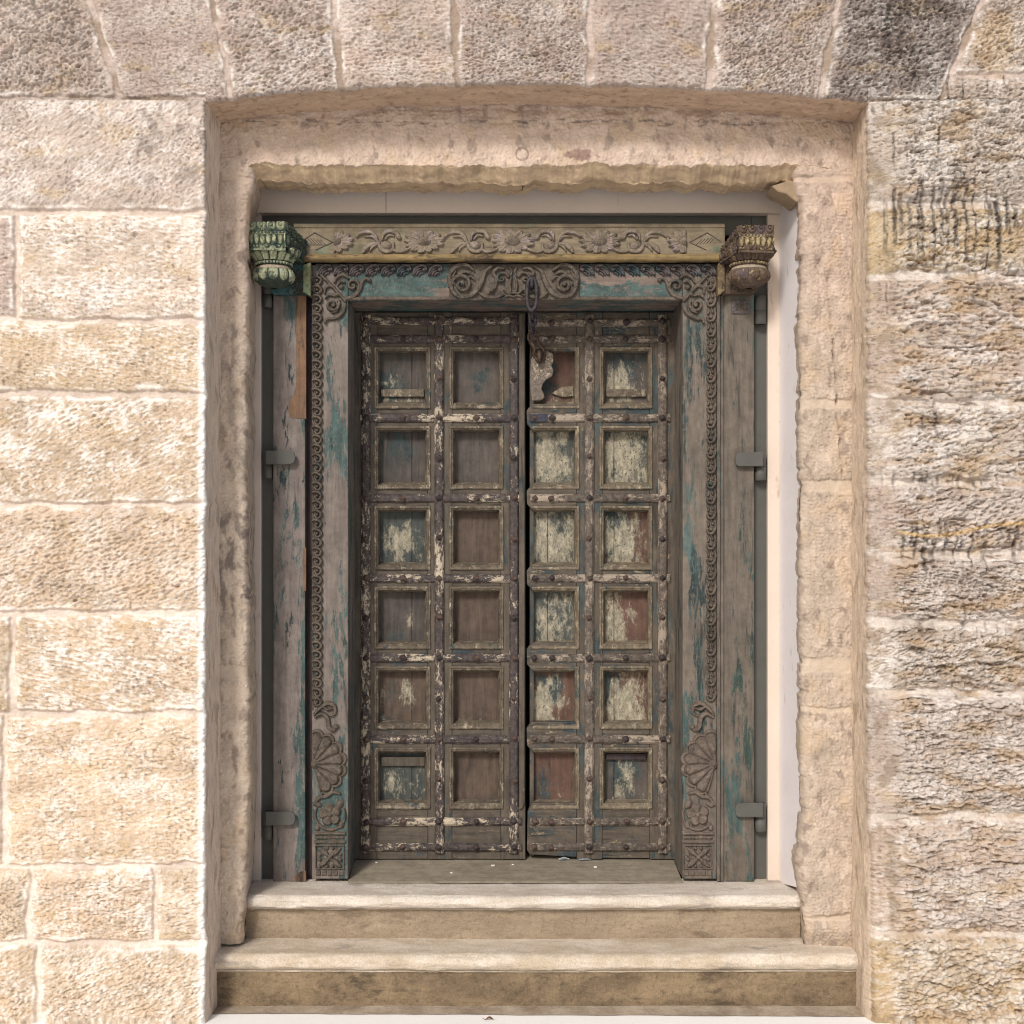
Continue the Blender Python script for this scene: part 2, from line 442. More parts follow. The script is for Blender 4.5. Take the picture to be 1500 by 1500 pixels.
def side_wall(right):
    sgn = 1 if right else -1
    v1 = vspan()
    # columns: outside the picture coarse, inside fine
    if right:
        edge0 = 1272.0; cols = np.concatenate([np.arange(edge0, 1512, 1.25), 1500 + OUT])
    else:
        edge0 = 302.0; cols = np.concatenate([np.arange(edge0, -12, -1.25), -OUT])
    nrev = 60
    U, V = np.meshgrid(cols, v1)
    ed = (2.2 * fbm(v1 / 50, 0 * v1, 3, 91 + right) + (2.5 * fbm(v1 / 13, 0 * v1, 3, 95 + right) if right else .8 * fbm(v1 / 9, 0 * v1, 2, 97)))
    if right: ed = ed + 6 * sst(1180, 1300, v1) + 14 * sst(1380, 1480, v1) * 0
    blend = np.clip(1 - np.abs(cols - edge0) / 60, 0, 1)
    U = U + ed[:, None] * blend[None, :]
    if right:
        rows = [(100, 301, [1700], 'g'), (301, 404, [], 'o'), (404, 590, [1850], 'r'), (590, 706, [], 'g'), (706, 812, [1640], 'g'),
                (812, 912, [], 'g'), (912, 1014, [1900], 'r'), (1014, 1196, [], 'g'), (1196, 1366, [1720], 'r'), (1366, 1600, [], 'o')]
    else:
        rows = [(100, 311, [-260], 'a'), (311, 470, [26, -330], 'b'), (470, 577, [-120], 'y'), (577, 739, [-300], 'y'), (739, 897, [-90], 'p'),
                (897, 1045, [20, -310], 'w'), (1045, 1268, [8, -240], 'w'), (1268, 1380, [45, 228, -200], 'w'), (1380, 1600, [57, -150], 'w')]
    seed = 500 if right else 100
    dj, col, sid = stone_face(U, V, rows, seed, TL, MORT)
    if right:
        h, col, m = finish_stone(U, V, dj, col, lin(224, 210, 197, .95), seed, .0090, 1.9, 4.6, .005, .55, .008, sid)
        # bedding layers eaten back by weather
        L = ridge(U / 170 + .3 * fbm(U / 50, V / 50, 2, 8), V / 30 + 1.1 * fbm(U / 110, V / 45, 3, 9), 3, 530)
        brow = np.zeros(U.shape)
        for (_, vb_, _, _) in rows: brow = np.maximum(brow, np.exp(-np.clip(vb_ - V, 0, None) / 14.0) * (V < vb_))
        calm = sst(1288, 1330, U)
        h = (h * (.30 + .7 * calm)) + calm * m * .019 * (L - .15) - calm * m * .010 * brow * (fbm(U / 60, V / 20, 2, 531) > -.2)
        pit = sst(.28, .62, fbm(U / 8, V / 5.5, 3, 545) + .35 * fbm(U / 70, V / 40, 2, 546)) * calm * m
        h = h - .009 * pit
        bl = sst(.15, .7, L)
        col = mixc(col, np.array(lin(238, 230, 222, .95)), .30 * bl * calm)  # raised beds painted paler, as highlights
        pw = sst(-.05, .45, fbm(U / 95, V / 45, 4, 580)) * sst(-.25, .25, fbm(U / 9, V / 4.5, 3, 584))
        col = mixc(col, np.array(lin(248, 242, 236, .95)), .55 * pw * calm)  # brightly lit patches put into the colour
        dkp = sst(.05, .5, fbm(U / 70, V / 32, 4, 592)) * sst(-.2, .3, fbm(U / 10, V / 4.5, 3, 594))
        col = mixc(col, np.array(lin(122, 104, 90, .85)), .38 * dkp * calm)
        oc = sst(.1, .6, fbm(U / 80, V / 30, 4, 588))
        col = mixc(col, np.array(lin(192, 158, 112, .9)), .48 * oc * calm)
        vs = V + 9 * fbm(U / 70, V / 60, 3, 562)
        seam = sst(.45, .75, fbm(U / 55, vs / 7, 3, 560) + .3 * fbm(U / 14, V / 30, 3, 561))
        col = mixc(col, np.array(lin(120, 96, 72, .8)), .6 * seam * calm)
        h = h - .006 * seam * calm
        # black algae runs below the joints
        rs = np.random.RandomState(4)
        for (vt, vb, xs) in ((150, 172, range(1276, 1330, 7)), (185, 250, (1308, 1340, 1368)), (270, 395, (1298, 1306, 1315, 1328, 1341, 1350, 1362, 1374, 1386, 1397, 1411, 1425, 1441, 1460)),
                             (385, 410, range(1330, 1490, 11)), (110, 160, (1390, 1408, 1443, 1470)), (290, 330, (1310, 1318, 1462, 1475)), (692, 720, range(1292, 1502, 8)), (770, 832, range(1318, 1502, 11)), (902, 926, range(1320, 1502, 15)), (300, 345, range(1450, 1502, 9)),
                             (420, 470, (1300, 1330, 1420)), (590, 640, (1345, 1370))):
            for x in xs:
                x = x + rs.uniform(-3, 3); a = vt + rs.uniform(-14, 22) * min(1, (vb - vt) / 60); b = vb + rs.uniform(-45, 20) * min(1, (vb - vt) / 60); wd = rs.uniform(1.3, 3.4)
                q = np.abs(U - x - 1.6 * pn(V / 22, 0 * V + x, 7))
                s = (1 - sst(wd * .5, wd * 1.6, q)) * sst(a, a + 9, V) * (1 - sst(b - 22, b, V))
                s = s * np.clip(.85 + 1.0 * pn(U / 5 + x, V / 11, 33), 0, 1) * rs.uniform(.75, 1)
                col = mixc(col, np.array(lin(58, 50, 46)), .80 * np.clip(s, 0, 1))
        yel = sst(0, 1, 1 - np.abs(V - 776 - 9 * np.sin((U - 1300) / 38)) / 5) * sst(1305, 1320, U)
        col = mixc(col, np.array(lin(225, 190, 130, .95)), .8 * yel)
        gr = sst(.1, .6, fbm(U / 30, V / 40, 3, 570)) * (1 - sst(1300, 1335, U))
        col = mixc(col, np.array(lin(140, 120, 92, .85)), .45 * gr)
    else:
        h, col, m = finish_stone(U, V, dj, col, MORT, seed, .0066, 1.15, 3.2, .005, .62, .009, sid)
        low = sst(380, 1150, V)
        ex = sst(.0, .6, fbm(U / 22, V / 11, 4, 190)) * low  # bright bloom of the lower wall, put into the colour
        col = mixc(col, np.array(lin(250, 243, 234, .95)), .16 * ex)
        col = col * (1 - .14 * sst(700, 1300, V))[..., None] if False else col
        # white glow painted along the arris of the opening
        ar = (1 - sst(3, 15 + 5 * pn(V / 20, V * 0, 5), 302 - U)) * sst(330, 520, V)
        col = mixc(col, np.array(lin(250, 246, 240, .95)), .85 * ar)
        st = sst(.0, .5, fbm(U / 26, V / 40, 3, 195)) * (1 - sst(40, 75, np.hypot((U - 255), (V - 205) * .7)))
        col = mixc(col, np.array(lin(120, 108, 100)), .55 * st)
    r = 9 if right else 5
    X = (U - VX) / SW; Z = CAMH - (V - VY) / SW
    near = np.clip(np.abs(U - edge0 - ed[:, None]) / r, 0, 1)
    Yr = (1 - np.sqrt(np.clip(1 - (1 - near) ** 2, 0, 1))) * r / SW * 1.0
    Y = -DW - h + Yr
    # reveal going back to the stone surround
    dep = np.linspace(0, .20, nrev)[1:]
    e0 = X[:, :1] * 1.0
    DP, VV = np.meshgrid(dep, v1)
    rr = (.0045 if right else .002)
    hn = rr * (fbm(DP * 9, VV / 90, 3, 300 + right) + .35 * fbm(DP * 90, VV / 9, 3, 304 + right)) * np.minimum(1, DP / .03)
    kd = np.exp(-DP / .018); esm = e0 - (ed[:, None] - 2.0 * fbm(v1 / 160, 0 * v1, 2, 399)[:, None]) / SW
    Xr = e0 * kd + esm * (1 - kd) - sgn * hn - sgn * DP * (.02 if right else .035)
    Yb = Y[:, :1] + DP
    cr = np.broadcast_to(np.array(lin(222, 200, 176, .9) if right else lin(226, 208, 190, .9)), Xr.shape + (3,)).copy()
    cr = cr * (1 + .15 * fbm(DP * 40, VV / 30, 4, 320))[..., None]
    cr = mixc(cr, np.array(lin(150, 126, 104, .85)), .5 * sst(.2, .7, fbm(DP * 25, VV / 60, 4, 330)))
    Xa = np.concatenate([Xr[:, ::-1], X], 1); Ya = np.concatenate([Yb[:, ::-1], Y], 1); Za = np.concatenate([np.broadcast_to(Z[:, :1], Xr.shape), Z], 1)
    ca = np.concatenate([cr[:, ::-1], col], 1)
    grid_mesh('masonry', Xa, Ya, Za, M['stone_rough'] if right else M['stone'], wall, ca, flip=not right)

side_wall(False); side_wall(True)

def arch_line(u):
    u = np.asarray(u, float)
    t = np.clip((u - 302) / (1268 - 302), 0, 1)
    a = 152 - 27 * np.sin(np.pi * t ** .93) ** .75
    a = a + 1.2 * fbm(u / 30, 0 * u, 3, 61) + .8 * pn(u / 7, 0 * u, 62)
    return np.where((u > 302) & (u < 1268), a, 151.5)

def top_wall():
    us = np.concatenate([-OUT[::-1], np.arange(-12, 1512, 1.25), 1500 + OUT])
    a = arch_line(us)
    tv = np.concatenate([-np.geomspace(520, 324, 40), -np.arange(320, 11, -2.6), np.arange(-10, 150, 1.25)])   # rows before stretching to the arch
    tv = np.append(tv[tv < 149.5], 150.0)
    U, T = np.meshgrid(us, tv)
    k = sst(60, 150, T)
    V = T + (a[None, :] - 150) * k
    js = [(130, 180), (310, 341), (488, 501), (666, 668), (865, 862), (1045, 1037), (1228, 1199), (1436, 1378)]
    uw = U + 3.2 * fbm(U / 50, V / 40, 3, 710) + 1.5 * pn(U / 9, V / 9, 712)
    vw = V + 3 * fbm(U / 60, V / 60, 3, 711)
    dj = np.full(U.shape, 1e3); col = np.zeros(U.shape + (3,)); rs = np.random.RandomState(8)
    tt = ['a', 'v', 'v', 'a', 'v', 'v', 'v', 'd', 'g']
    lines = [x0 + (x1 - x0) * V / 150 for x0, x1 in js]
    lo = np.full(U.shape, -1e4); sid = np.zeros(U.shape)
    for i in range(len(js) + 1):
        hi = lines[i] if i < len(js) else np.full(U.shape, 1e4)
        mm = (uw >= lo) & (uw < hi)
        dj = np.where(mm, np.minimum(uw - lo, hi - uw), dj)
        sid[mm] = i
        col[mm] = np.array(TL[tt[i]]) * (1 + rs.uniform(-.05, .05))
        lo = hi
    sideL = U < 150; sideR = U > 1400
    dj = np.where(sideL, np.minimum(dj, np.abs(vw - 145)), dj)
    dj = np.where(sideR, np.minimum(dj, np.abs(vw - 112)), dj)
    dj = np.minimum(dj, np.where(U < 302, np.abs(vw - 147) + .3, 1e3))
    dj = np.minimum(dj, np.where(U > 1268, np.abs(vw - 151), 1e3))
    dj = np.minimum(dj, np.abs(vw + 190))
    h, col, m = finish_stone(U, V, dj, col, lin(212, 194, 182, .92), 700, .0088, 1.0, 3.0, .004, .5, .006, sid)
    # soot-dark weathering on the right haunch
    sp = (1 - sst(.35, 1.0, np.hypot((U - 1325) / 88, (V - 45) / 100) + .35 * fbm(U / 30, V / 30, 3, 741)))
    dk = sst(-.25, .45, fbm(U / 9, V / 6, 4, 740) + .25) * sp
    dk = dk * (.45 + .9 * np.clip(fbm(U / 38, V / 30, 4, 742) + .4, 0, 1))
    col = mixc(col, np.array(lin(84, 74, 69)), .72 * np.clip(dk, 0, 1))
    h = h + .011 * sp * ridge(U / 26 + V / 40, V / 11, 4, 745) - .004 * sp
    yl = (1 - sst(.4, 1.0, np.hypot((U - 1455) / 40, (V - 65) / 60) + .3 * fbm(U / 20, V / 20, 3, 751)))
    col = mixc(col, np.array(lin(200, 166, 112, .9)), .42 * yl)
    for x, b, l in ((1388, 112, 45), (1408, 118, 40), (1443, 115, 22), (1470, 112, 30)):
        q = np.abs(U - x - 2 * pn(V / 15, 0 * V + x, 7)); s = (1 - sst(.8, 2.6, q)) * sst(b - 6, b + 3, V) * (1 - sst(b + l - 12, b + l, V))
        col = mixc(col, np.array(lin(60, 52, 48)), .85 * np.clip(s * (.7 + .7 * pn(U / 4, V / 6, 34)), 0, 1))
    X = (U - VX) / SW; Z = CAMH - (V - VY) / SW
    r = 7.0
    near = np.clip((a[None, :] - V) / r, 0, 1); opening = ((us > 302) & (us < 1268))[None, :]
    Yr = (1 - np.sqrt(np.clip(1 - (1 - near) ** 2, 0, 1))) * r / SW * opening
    Y = -DW - h + Yr
    grid_mesh('arch_stones', X, Y, Z, M['stone_rough'], wall, col)
    # soffit of the arch
    sel = (us > 296) & (us < 1276); u2 = us[sel]
    dep = np.linspace(0, .20, 50); DP, UU = np.meshgrid(dep, u2, indexing='ij')
    z0 = Z[-1][sel]; y0 = Y[-1][sel]
    hn = .004 * (fbm(UU / 90, DP * 12, 3, 760) + .35 * fbm(UU / 8, DP * 60, 3, 764)) * np.minimum(1, DP / .02)
    Zs = z0[None, :] - hn - .02 * DP
    ca = np.array(lin(196, 170, 146, .9)) * (1 + .18 * fbm(UU / 60, DP * 30, 4, 770))[..., None]
    ca = mixc(ca, np.array(lin(120, 100, 84)), .5 * sst(.3, .7, fbm(UU / 14, DP * 50, 3, 775)))
    grid_mesh('arch_soffit', np.broadcast_to(X[-1][sel][None, :], Zs.shape), y0[None, :] + DP, Zs, M['stone_smooth'], wall, ca)
top_wall()

# the body of the wall behind its face, with the hole for the doorway
mb = MB()
zt = CAMH + (VY + 520) / SW; xl = (-800 - VX) / SW; xr = (2300 - VX) / SW; yb = .62
ox0, ox1, oz1 = -1.02, 1.28, 3.22
mb.box(xl, ox0, -DW + .03, yb, -.02, zt); mb.box(ox1, xr, -DW + .03, yb, -.02, zt)
mb.box(ox0, ox1, -DW + .03, yb, oz1, zt); mb.build('wall_core', M['plain_stone'], wall, 0)
MB().box(ox0 - .1, ox1 + .1, .45, .55, -.02, oz1 + .1).build('inner_wall', M['dark'], wall, 0)  # near-black sheet added for the darkness behind the leaves

# ------------------------------------------------------------------ dressed stone surround
surround = thing('stone_surround', 'dressed pinkish stone surround lining the doorway, two worn jambs under a chipped lintel', 'door surround', P(730, 1387, .24))
DSUR = .24
def sur_color(A, Bc, seed, base, joints=None, v=None):
    c = np.broadcast_to(np.array(base), A.shape + (3,)).copy()
    c = c * (1 + .16 * fbm(A / 40, Bc / 40, 4, seed) + .09 * fbm(A / 9, Bc / 9, 3, seed + 5) + .13 * pn(A / 2.7, Bc / 2.7, seed + 7))[..., None]
    c = mixc(c, np.array(lin(200, 174, 142, .9)), .40 * sst(.15, .7, fbm(A / 50, Bc / 70, 4, seed + 10)))
    c = mixc(c, np.array(lin(214, 196, 178, .9)), .5 * sst(.2, .75, fbm(A / 16, Bc / 30, 4, seed + 15)))
    c = mixc(c, np.array(lin(126, 110, 100)), .6 * sst(.35, .8, fbm(A / 18, Bc / 28, 5, seed + 20)))
    return c
def jamb(right):
    s = SCALE(DSUR); v = np.arange(232, 1392, 1.3)
    v = v[v <= (1390 if right else 1386)]
    # profile: outer edge -> face -> rounded inner arris -> inner reveal, in pixels across the face
    if right: uo, ui, sg = 1262.0, 1174.0, -1
    else: uo, ui, sg = 296.0, 361.0, 1
    wface = abs(ui - uo)
    tf = np.linspace(0, wface, int(wface / 1.3)); td = np.linspace(0, 95, 70)[1:]
    A, Vv = np.meshgrid(np.concatenate([tf, wface + td]), v)
    inner = np.clip(A - wface, 0, None); face = np.minimum(A, wface)
    # worn inner arris wanders in and out
    wob = 4.0 * fbm(v / 110, 0 * v, 3, 811 + right) + .9 * fbm(v / 12, 0 * v, 2, 813 + right) - 2.5 * sst(.35, .6, fbm(v / 28, 0 * v, 2, 817 + right))
    wob = wob + (0 if right else -9 * sst(1230, 1380, v) * 1.0 + 2 * sst(800, 900, v)) + (-6 * sst(1300, 1385, v) if right else 0)
    wob = wob + 10 * (1 - sst(262, 300, v)) * (1 if True else 0)
    r = 13.0
    g = np.clip((face - (wface - r)) / r, 0, 1)
    back = (1 - np.sqrt(np.clip(1 - g * g, 0, 1))) * r / s
    jl = [(712, 12), (592, 8), (975, 16), (1040, 4), (1345, 6), (262, 5)] if right else [(715, 9), (985, 12), (1012, 4), (1237, 5), (262, 5)]
    vw = Vv + 3 * fbm(A / 20, Vv / 30, 2, 815)
    mj = np.zeros(A.shape)
    for y, hw in jl: mj = np.maximum(mj, 1 - sst(hw * .6, hw * .6 + 3, np.abs(vw - y)))
    n = .007 * fbm(A / 60, Vv / 90, 3, 820 + right) + .0026 * fbm(A / 13, Vv / 16, 3, 825 + right) + .0042 * ridge(A / 6 + Vv / 9, Vv / 5, 2, 828) + .0028 * pn(A / 3.2, Vv / 3.2, 829)
    n = n * (1 - .75 * mj) - .004 * mj
    grv = np.zeros(A.shape)
    if right:
        gl = 1213 + (Vv - 420) * .075 + 4 * fbm(Vv / 45, 0 * Vv, 3, 4); uu = uo - face
        grv = (1 - sst(.4, 2.6, np.abs(uu - gl))) * sst(430, 480, Vv) * (1 - sst(690, 710, Vv)) * np.clip(.5 + 1.5 * pn(Vv / 16, 0 * Vv, 6), .1, 1)
        n = n - .010 * grv
        foot = 1 - sst(4, 10, np.abs(Vv - 1347 - .12 * (face - 40))); n = n - .008 * foot
    X = ((uo + sg * face) + wob[:, None] * sg * np.clip((face - wface * .5) / (wface * .5), 0, 1) - VX) / s
    X = X + sg * np.where(inner > 0, n * .6 * np.exp(-inner / 12) - inner * .10 / s, 0)
    Y = -DSUR + back + inner / s - np.where(inner > 0, 0, n)
    Y = Y + (.02 * sst(1360, 1390, Vv) * (1 - sst(0, 1, inner)))
    Z = CAMH - (Vv - VY) / s
    c = sur_color(A, Vv, 840 + 40 * right, lin(184, 167, 150, .9) if right else lin(200, 183, 164, .92))
    c = mixc(c, np.array(lin(208, 190, 168, .92)), (.45 + .2 * fbm(A / 9, Vv / 9, 3, 845)) * mj)
    if right: c = mixc(c, np.array(lin(96, 80, 70)), .6 * grv)
    else:
        st = sst(-.1, .5, fbm(A / 12, Vv / 22, 4, 860)) * (sst(470, 500, Vv) * (1 - sst(690, 720, Vv)) * .5 + sst(720, 760, Vv) * (1 - sst(880, 930, Vv)))
        c = mixc(c, np.array(lin(112, 102, 98)), .7 * st)
    up = 1 - sst(300, 620, Vv)
    c = mixc(c, c * np.array([1.0, .95, .97]), .7 * up)
    o = grid_mesh('jamb', X, Y, Z, M['stone_smooth'], surround, c, flip=right)
    return o
jamb(False); jamb(True)
def lintel():
    s = SCALE(DSUR); u = np.arange(296, 1270, 1.3)
    tf = np.arange(0, 108, 1.3); tc = np.linspace(0, 60, 46)[1:]
    T, U = np.meshgrid(np.concatenate([tf, 108 + tc]), u, indexing='ij')
    face = np.minimum(T, 108); ch = np.clip(T - 108, 0, None)
    # chipped lower arris: face ends at low(u), then a broken chamfer runs back and down
    low = 242 + 4.5 * fbm(u / 60, 0 * u, 3, 871) + 2.6 * fbm(u / 13, 0 * u, 3, 872) - 14 * sst(1105, 1120, u) * 0
    end = np.minimum(1, np.minimum((u - 300) / 80, (1268 - u) / 110)); low = low + 6 * (1 - np.clip(end, 0, 1))
    top = 128.0
    V = top + (low[None, :] - top) * face / 108
    fl = 19 + 4 * fbm(u / 48, 0 * u, 3, 874)
    dn = np.minimum(ch, 26) / 26; bk = np.clip(ch - 26, 0, None)
    V = V + fl[None, :] * sst(0, 1, dn) * (ch > 0)
    n = .006 * fbm(U / 90, T / 40, 3, 880) + .0022 * fbm(U / 14, T / 12, 3, 882) + .0038 * ridge(U / 6 + T / 9, T / 5, 2, 884) + .0024 * pn(U / 3.2, T / 3.2, 885)
    band = sst(0, 4, np.abs(V - 178 - 3 * fbm(U / 70, V * 0, 2, 885))); n = n - .003 * (1 - band) * (fbm(U / 60, V * 0, 2, 886) > -.1)
    n = n + .004 * (V < 178)
    Y = -DSUR - n * (ch <= 0) + .055 * sst(0, 1, dn) + bk / s * 1.4 - (.0035 * fbm(U / 60, ch / 14, 3, 887) + .0030 * ridge(U / 9, ch / 9, 3, 889) + .0014 * pn(U / 3.2, ch / 2.5, 891)) * sst(0, 3, ch)
    X = (U - VX) / s; Z = CAMH - (V - VY) / s
    # round plug
    q = np.hypot(U - 765, V - 226); Y = Y + .004 * (1 - sst(0, 1.6, np.abs(q - 9)))
    c = sur_color(U, V, 890, lin(198, 177, 160, .92))
    c = mixc(c, np.array(lin(140, 112, 94, .9)), .5 * sst(-.1, .5, fbm(U / 50, V / 10, 4, 895)) * (1 - sst(168, 186, V)))
    c = mixc(c, np.array(lin(92, 80, 74)), .7 * sst(.25, .6, fbm(U / 26, V / 5, 4, 896)) * (1 - sst(2, 9, np.abs(V - 180))))
    c = mixc(c, np.array(lin(118, 92, 86)), .7 * (1 - sst(.6, 1.0, np.hypot((U - 850) / 26, (V - 228) / 10) + .4 * fbm(U / 9, V / 7, 2, 897))))
    c = mixc(c, np.array(lin(112, 88, 80)), .7 * (1 - sst(0, 1.8, np.abs(q - 9))))
    yel = np.array(lin(190, 166, 138, .9)) * (1 + .20 * fbm(U / 40, T / 7, 4, 898) + .10 * pn(U / 3, T / 2, 899))[..., None]
    yel = mixc(yel, np.array(lin(210, 188, 152, .9)), .6 * sst(.0, .6, fbm(U / 40, T / 18, 3, 902)))
    yel = mixc(yel, np.array(lin(118, 100, 82, .9)), .4 * sst(.2, .7, fbm(U / 40, T / 16, 4, 904)))
    c = np.where((ch > 0)[..., None], yel, c)
    grid_mesh('lintel', X, Y, Z, M['stone_smooth'], surround, c)
lintel()
# broken stone chip at the right end of the lintel, and its mortar patch
def lump(name, pts, d, th, mat, parent, seed=1):
    mb = MB(); mb.pxprism(pts, d, th); return mb.build(name, mat, parent, .006)
t_ = NT('broken_stone'); M['chip'] = t_.done(t_.mix(t_.noise(t_.coord(), 30), lin(130, 112, 90, .9), lin(178, 156, 128, .9)), .9, t_.noise(t_.coord(), 80, 5, .7), .8, .006)
lump('chipped_corner', [(1130, 272), (1156, 264), (1184, 268), (1176, 288), (1168, 297), (1152, 284), (1140, 281)], .215, .12, M['chip'], surround)

# ------------------------------------------------------------------ painted frame lining the reveal
lining = thing('painted_reveal', 'cream painted plaster lining between the stone surround and the dark steel frame', 'door lining', P(730, 1295, 0))
mb = MB()
mb.px(340, 1190, 240, 311.5, .0, .12); mb.build('top_board', M['plaster_front'], lining, .002)
MB().px(366, 382.5, 311.7, 1294, -.03, .12).build('side_board', M['plaster_front'], lining, .003)
MB().px(1124.5, 1142, 311.7, 1294, -.03, .12).build('side_board', M['plaster_front'], lining, .003)
def reveal(p_in, p_out, nm):
    a0 = P(p_in, 250, -.031); a1 = P(p_in, 1293, -.031); b0 = P(p_out, 236, .19); b1 = P(p_out, 1301.5, .19)
    n = 40; V = []; F = []
    for i in range(n + 1):
        t = i / n; z = a1[2] + (a0[2] - a1[2]) * t; zz = b1[2] + (b0[2] - b1[2]) * t
        j = .0015 * math.sin(i * 1.7) + .001 * math.sin(i * 4.1)
        V += [(a0[0], a0[1], z), (b0[0] + j, b0[1], zz), (b0[0] + j + (.012 if p_out > 700 else -.012), b0[1] - .02, zz)]
    for i in range(n):
        for k in range(2): F.append((3 * i + k, 3 * i + k + 1, 3 * i + 4 + k, 3 * i + 3 + k))
    return pydata(nm, V, F, M['plaster_lit'] if p_out > 700 else M['plaster_front'], lining)
reveal(1141.5, 1174, 'reveal'); reveal(367, 361, 'reveal')
MB().px(565, 565.8, 270, 311, .0003, .004).build('crack', M['dark'], lining, 0)

# ------------------------------------------------------------------ steps
def step_mat(name, c0, c1, dark, sk=.45):
    t = NT(name); v = t.coord(); a = t.noise(t.coord('Object', (.5, 1, 1)), 9, 7, .65); b = t.noise(v, 130, 5, .7); g = t.noise(v, 380, 2, .6)
    k = t.math('ADD', t.math('MULTIPLY', a, .75), t.math('MULTIPLY', b, .35))
    col = t.mix(t.smooth(k, .38, .72), c0, c1)
    col = t.mix(t.math('MULTIPLY', t.smooth(t.noise(t.coord('Object', (.6, 1, 1.6), (3, 1, 2)), 7, 8, .65), .56, .68), .75), col, dark)
    sp = t.smooth(t.noise(v, 48, 8, .75), .50, .64)
    col = t.mix(t.math('MULTIPLY', sp, sk), col, dark)
    pale = t.smooth(t.noise(t.coord('Object', (.7, 1, 1), (9, 2, 4)), 26, 8, .7), .56, .68)
    col = t.mix(t.math('MULTIPLY', pale, .4), col, c1)
    col = t.mul(col, t.math('ADD', .55, t.math('MULTIPLY', g, .9)))
    return t.done(col, .85, t.math('ADD', b, g), .7, .004)
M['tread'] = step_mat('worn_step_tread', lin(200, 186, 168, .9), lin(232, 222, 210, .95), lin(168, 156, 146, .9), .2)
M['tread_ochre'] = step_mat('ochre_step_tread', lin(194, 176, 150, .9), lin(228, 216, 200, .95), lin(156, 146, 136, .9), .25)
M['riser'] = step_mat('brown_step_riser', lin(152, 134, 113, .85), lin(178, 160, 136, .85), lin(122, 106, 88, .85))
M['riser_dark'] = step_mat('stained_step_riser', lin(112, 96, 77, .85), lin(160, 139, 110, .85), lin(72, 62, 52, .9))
def step(name, label, u0, u1, dn, ztop, th, back, riser_d, zbot, mt, mr, seed):
    root = thing(name, label, 'step', ((P((u0 + u1) / 2, 0, dn)[0]), -dn, zbot), 'stone steps below the carved door')
    x0 = P(u0, 0, dn)[0]; x1 = P(u1, 0, dn)[0]
    xs = np.linspace(x0, x1, 700); r = th * .5
    prof = [(back, ztop)]
    for q in np.linspace(0, 1, 24): prof.append((back + (-(dn - r) - back) * q, ztop))
    for q in np.linspace(-90, 90, 22)[1:]:
        an = math.radians(q); prof.append((-(dn - r) - r * math.cos(an), ztop - r - r * math.sin(an)))
    lip = .010
    prof += [(-(dn - r) - .004, ztop - th - .001), (-(riser_d + .006), ztop - th - .002), (-(riser_d + .010), ztop - th - lip * .5), (-(riser_d + .004), ztop - th - lip), (back, ztop - th - lip)]
    pr = np.array(prof); S = np.linspace(0, 1, len(pr))
    Yp = pr[:, 0][:, None] + 0 * xs; Zp = pr[:, 1][:, None] + 0 * xs; Xp = np.broadcast_to(xs, Yp.shape)
    al = np.arange(len(pr))[:, None]
    n = .0035 * fbm(Xp * 6, al / 6 + 0 * Xp, 3, seed) + .0012 * fbm(Xp * 60, al / 2.0 + 0 * Xp, 3, seed + 3)
    fr = ((Yp < -(dn - r * 1.6)))
    Yp = Yp - n * fr; Zp = Zp - np.abs(n) * .7 - .003 * np.exp(-((Xp - .1) / .5) ** 2)
    # ends rounded over
    e = np.minimum(Xp - x0, x1 - Xp); Yp = Yp + np.where(fr, .02 * (1 - np.sqrt(np.clip(1 - np.clip(1 - e / .03, 0, 1) ** 2, 0, 1))), 0)
    grid_mesh('tread', Xp, Yp, Zp, mt, root, None)
    # end caps + riser
    rx = np.linspace(x0 + .004, x1 - .004, 420); rz = np.linspace(ztop - th - .004, zbot, 60)
    RX, RZ = np.meshgrid(rx, rz); RY = -riser_d - .004 * fbm(RX * 4, RZ * 12, 4, seed + 9) - .0012 * fbm(RX * 50, RZ * 50, 3, seed + 11)
    grid_mesh('riser', RX, RY, RZ, mr, root, None)
    MB().box(x0 + .004, x1 - .004, -riser_d + .012, back, zbot, ztop - .012).build('core', mr, root, 0)
    return root
ZT1 = P(0, 1292.5, 0)[2]; ZT2 = P(0, 1373, .13)[2]
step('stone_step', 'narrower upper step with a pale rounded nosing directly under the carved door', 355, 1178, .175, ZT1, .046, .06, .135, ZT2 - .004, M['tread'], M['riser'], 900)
step('stone_step', 'wider lower step with ochre nosing and dark stained riser at pavement level', 298, 1286, .318, ZT2, .056, -.05, .285, 0.0, M['tread_ochre'], M['riser_dark'], 930)

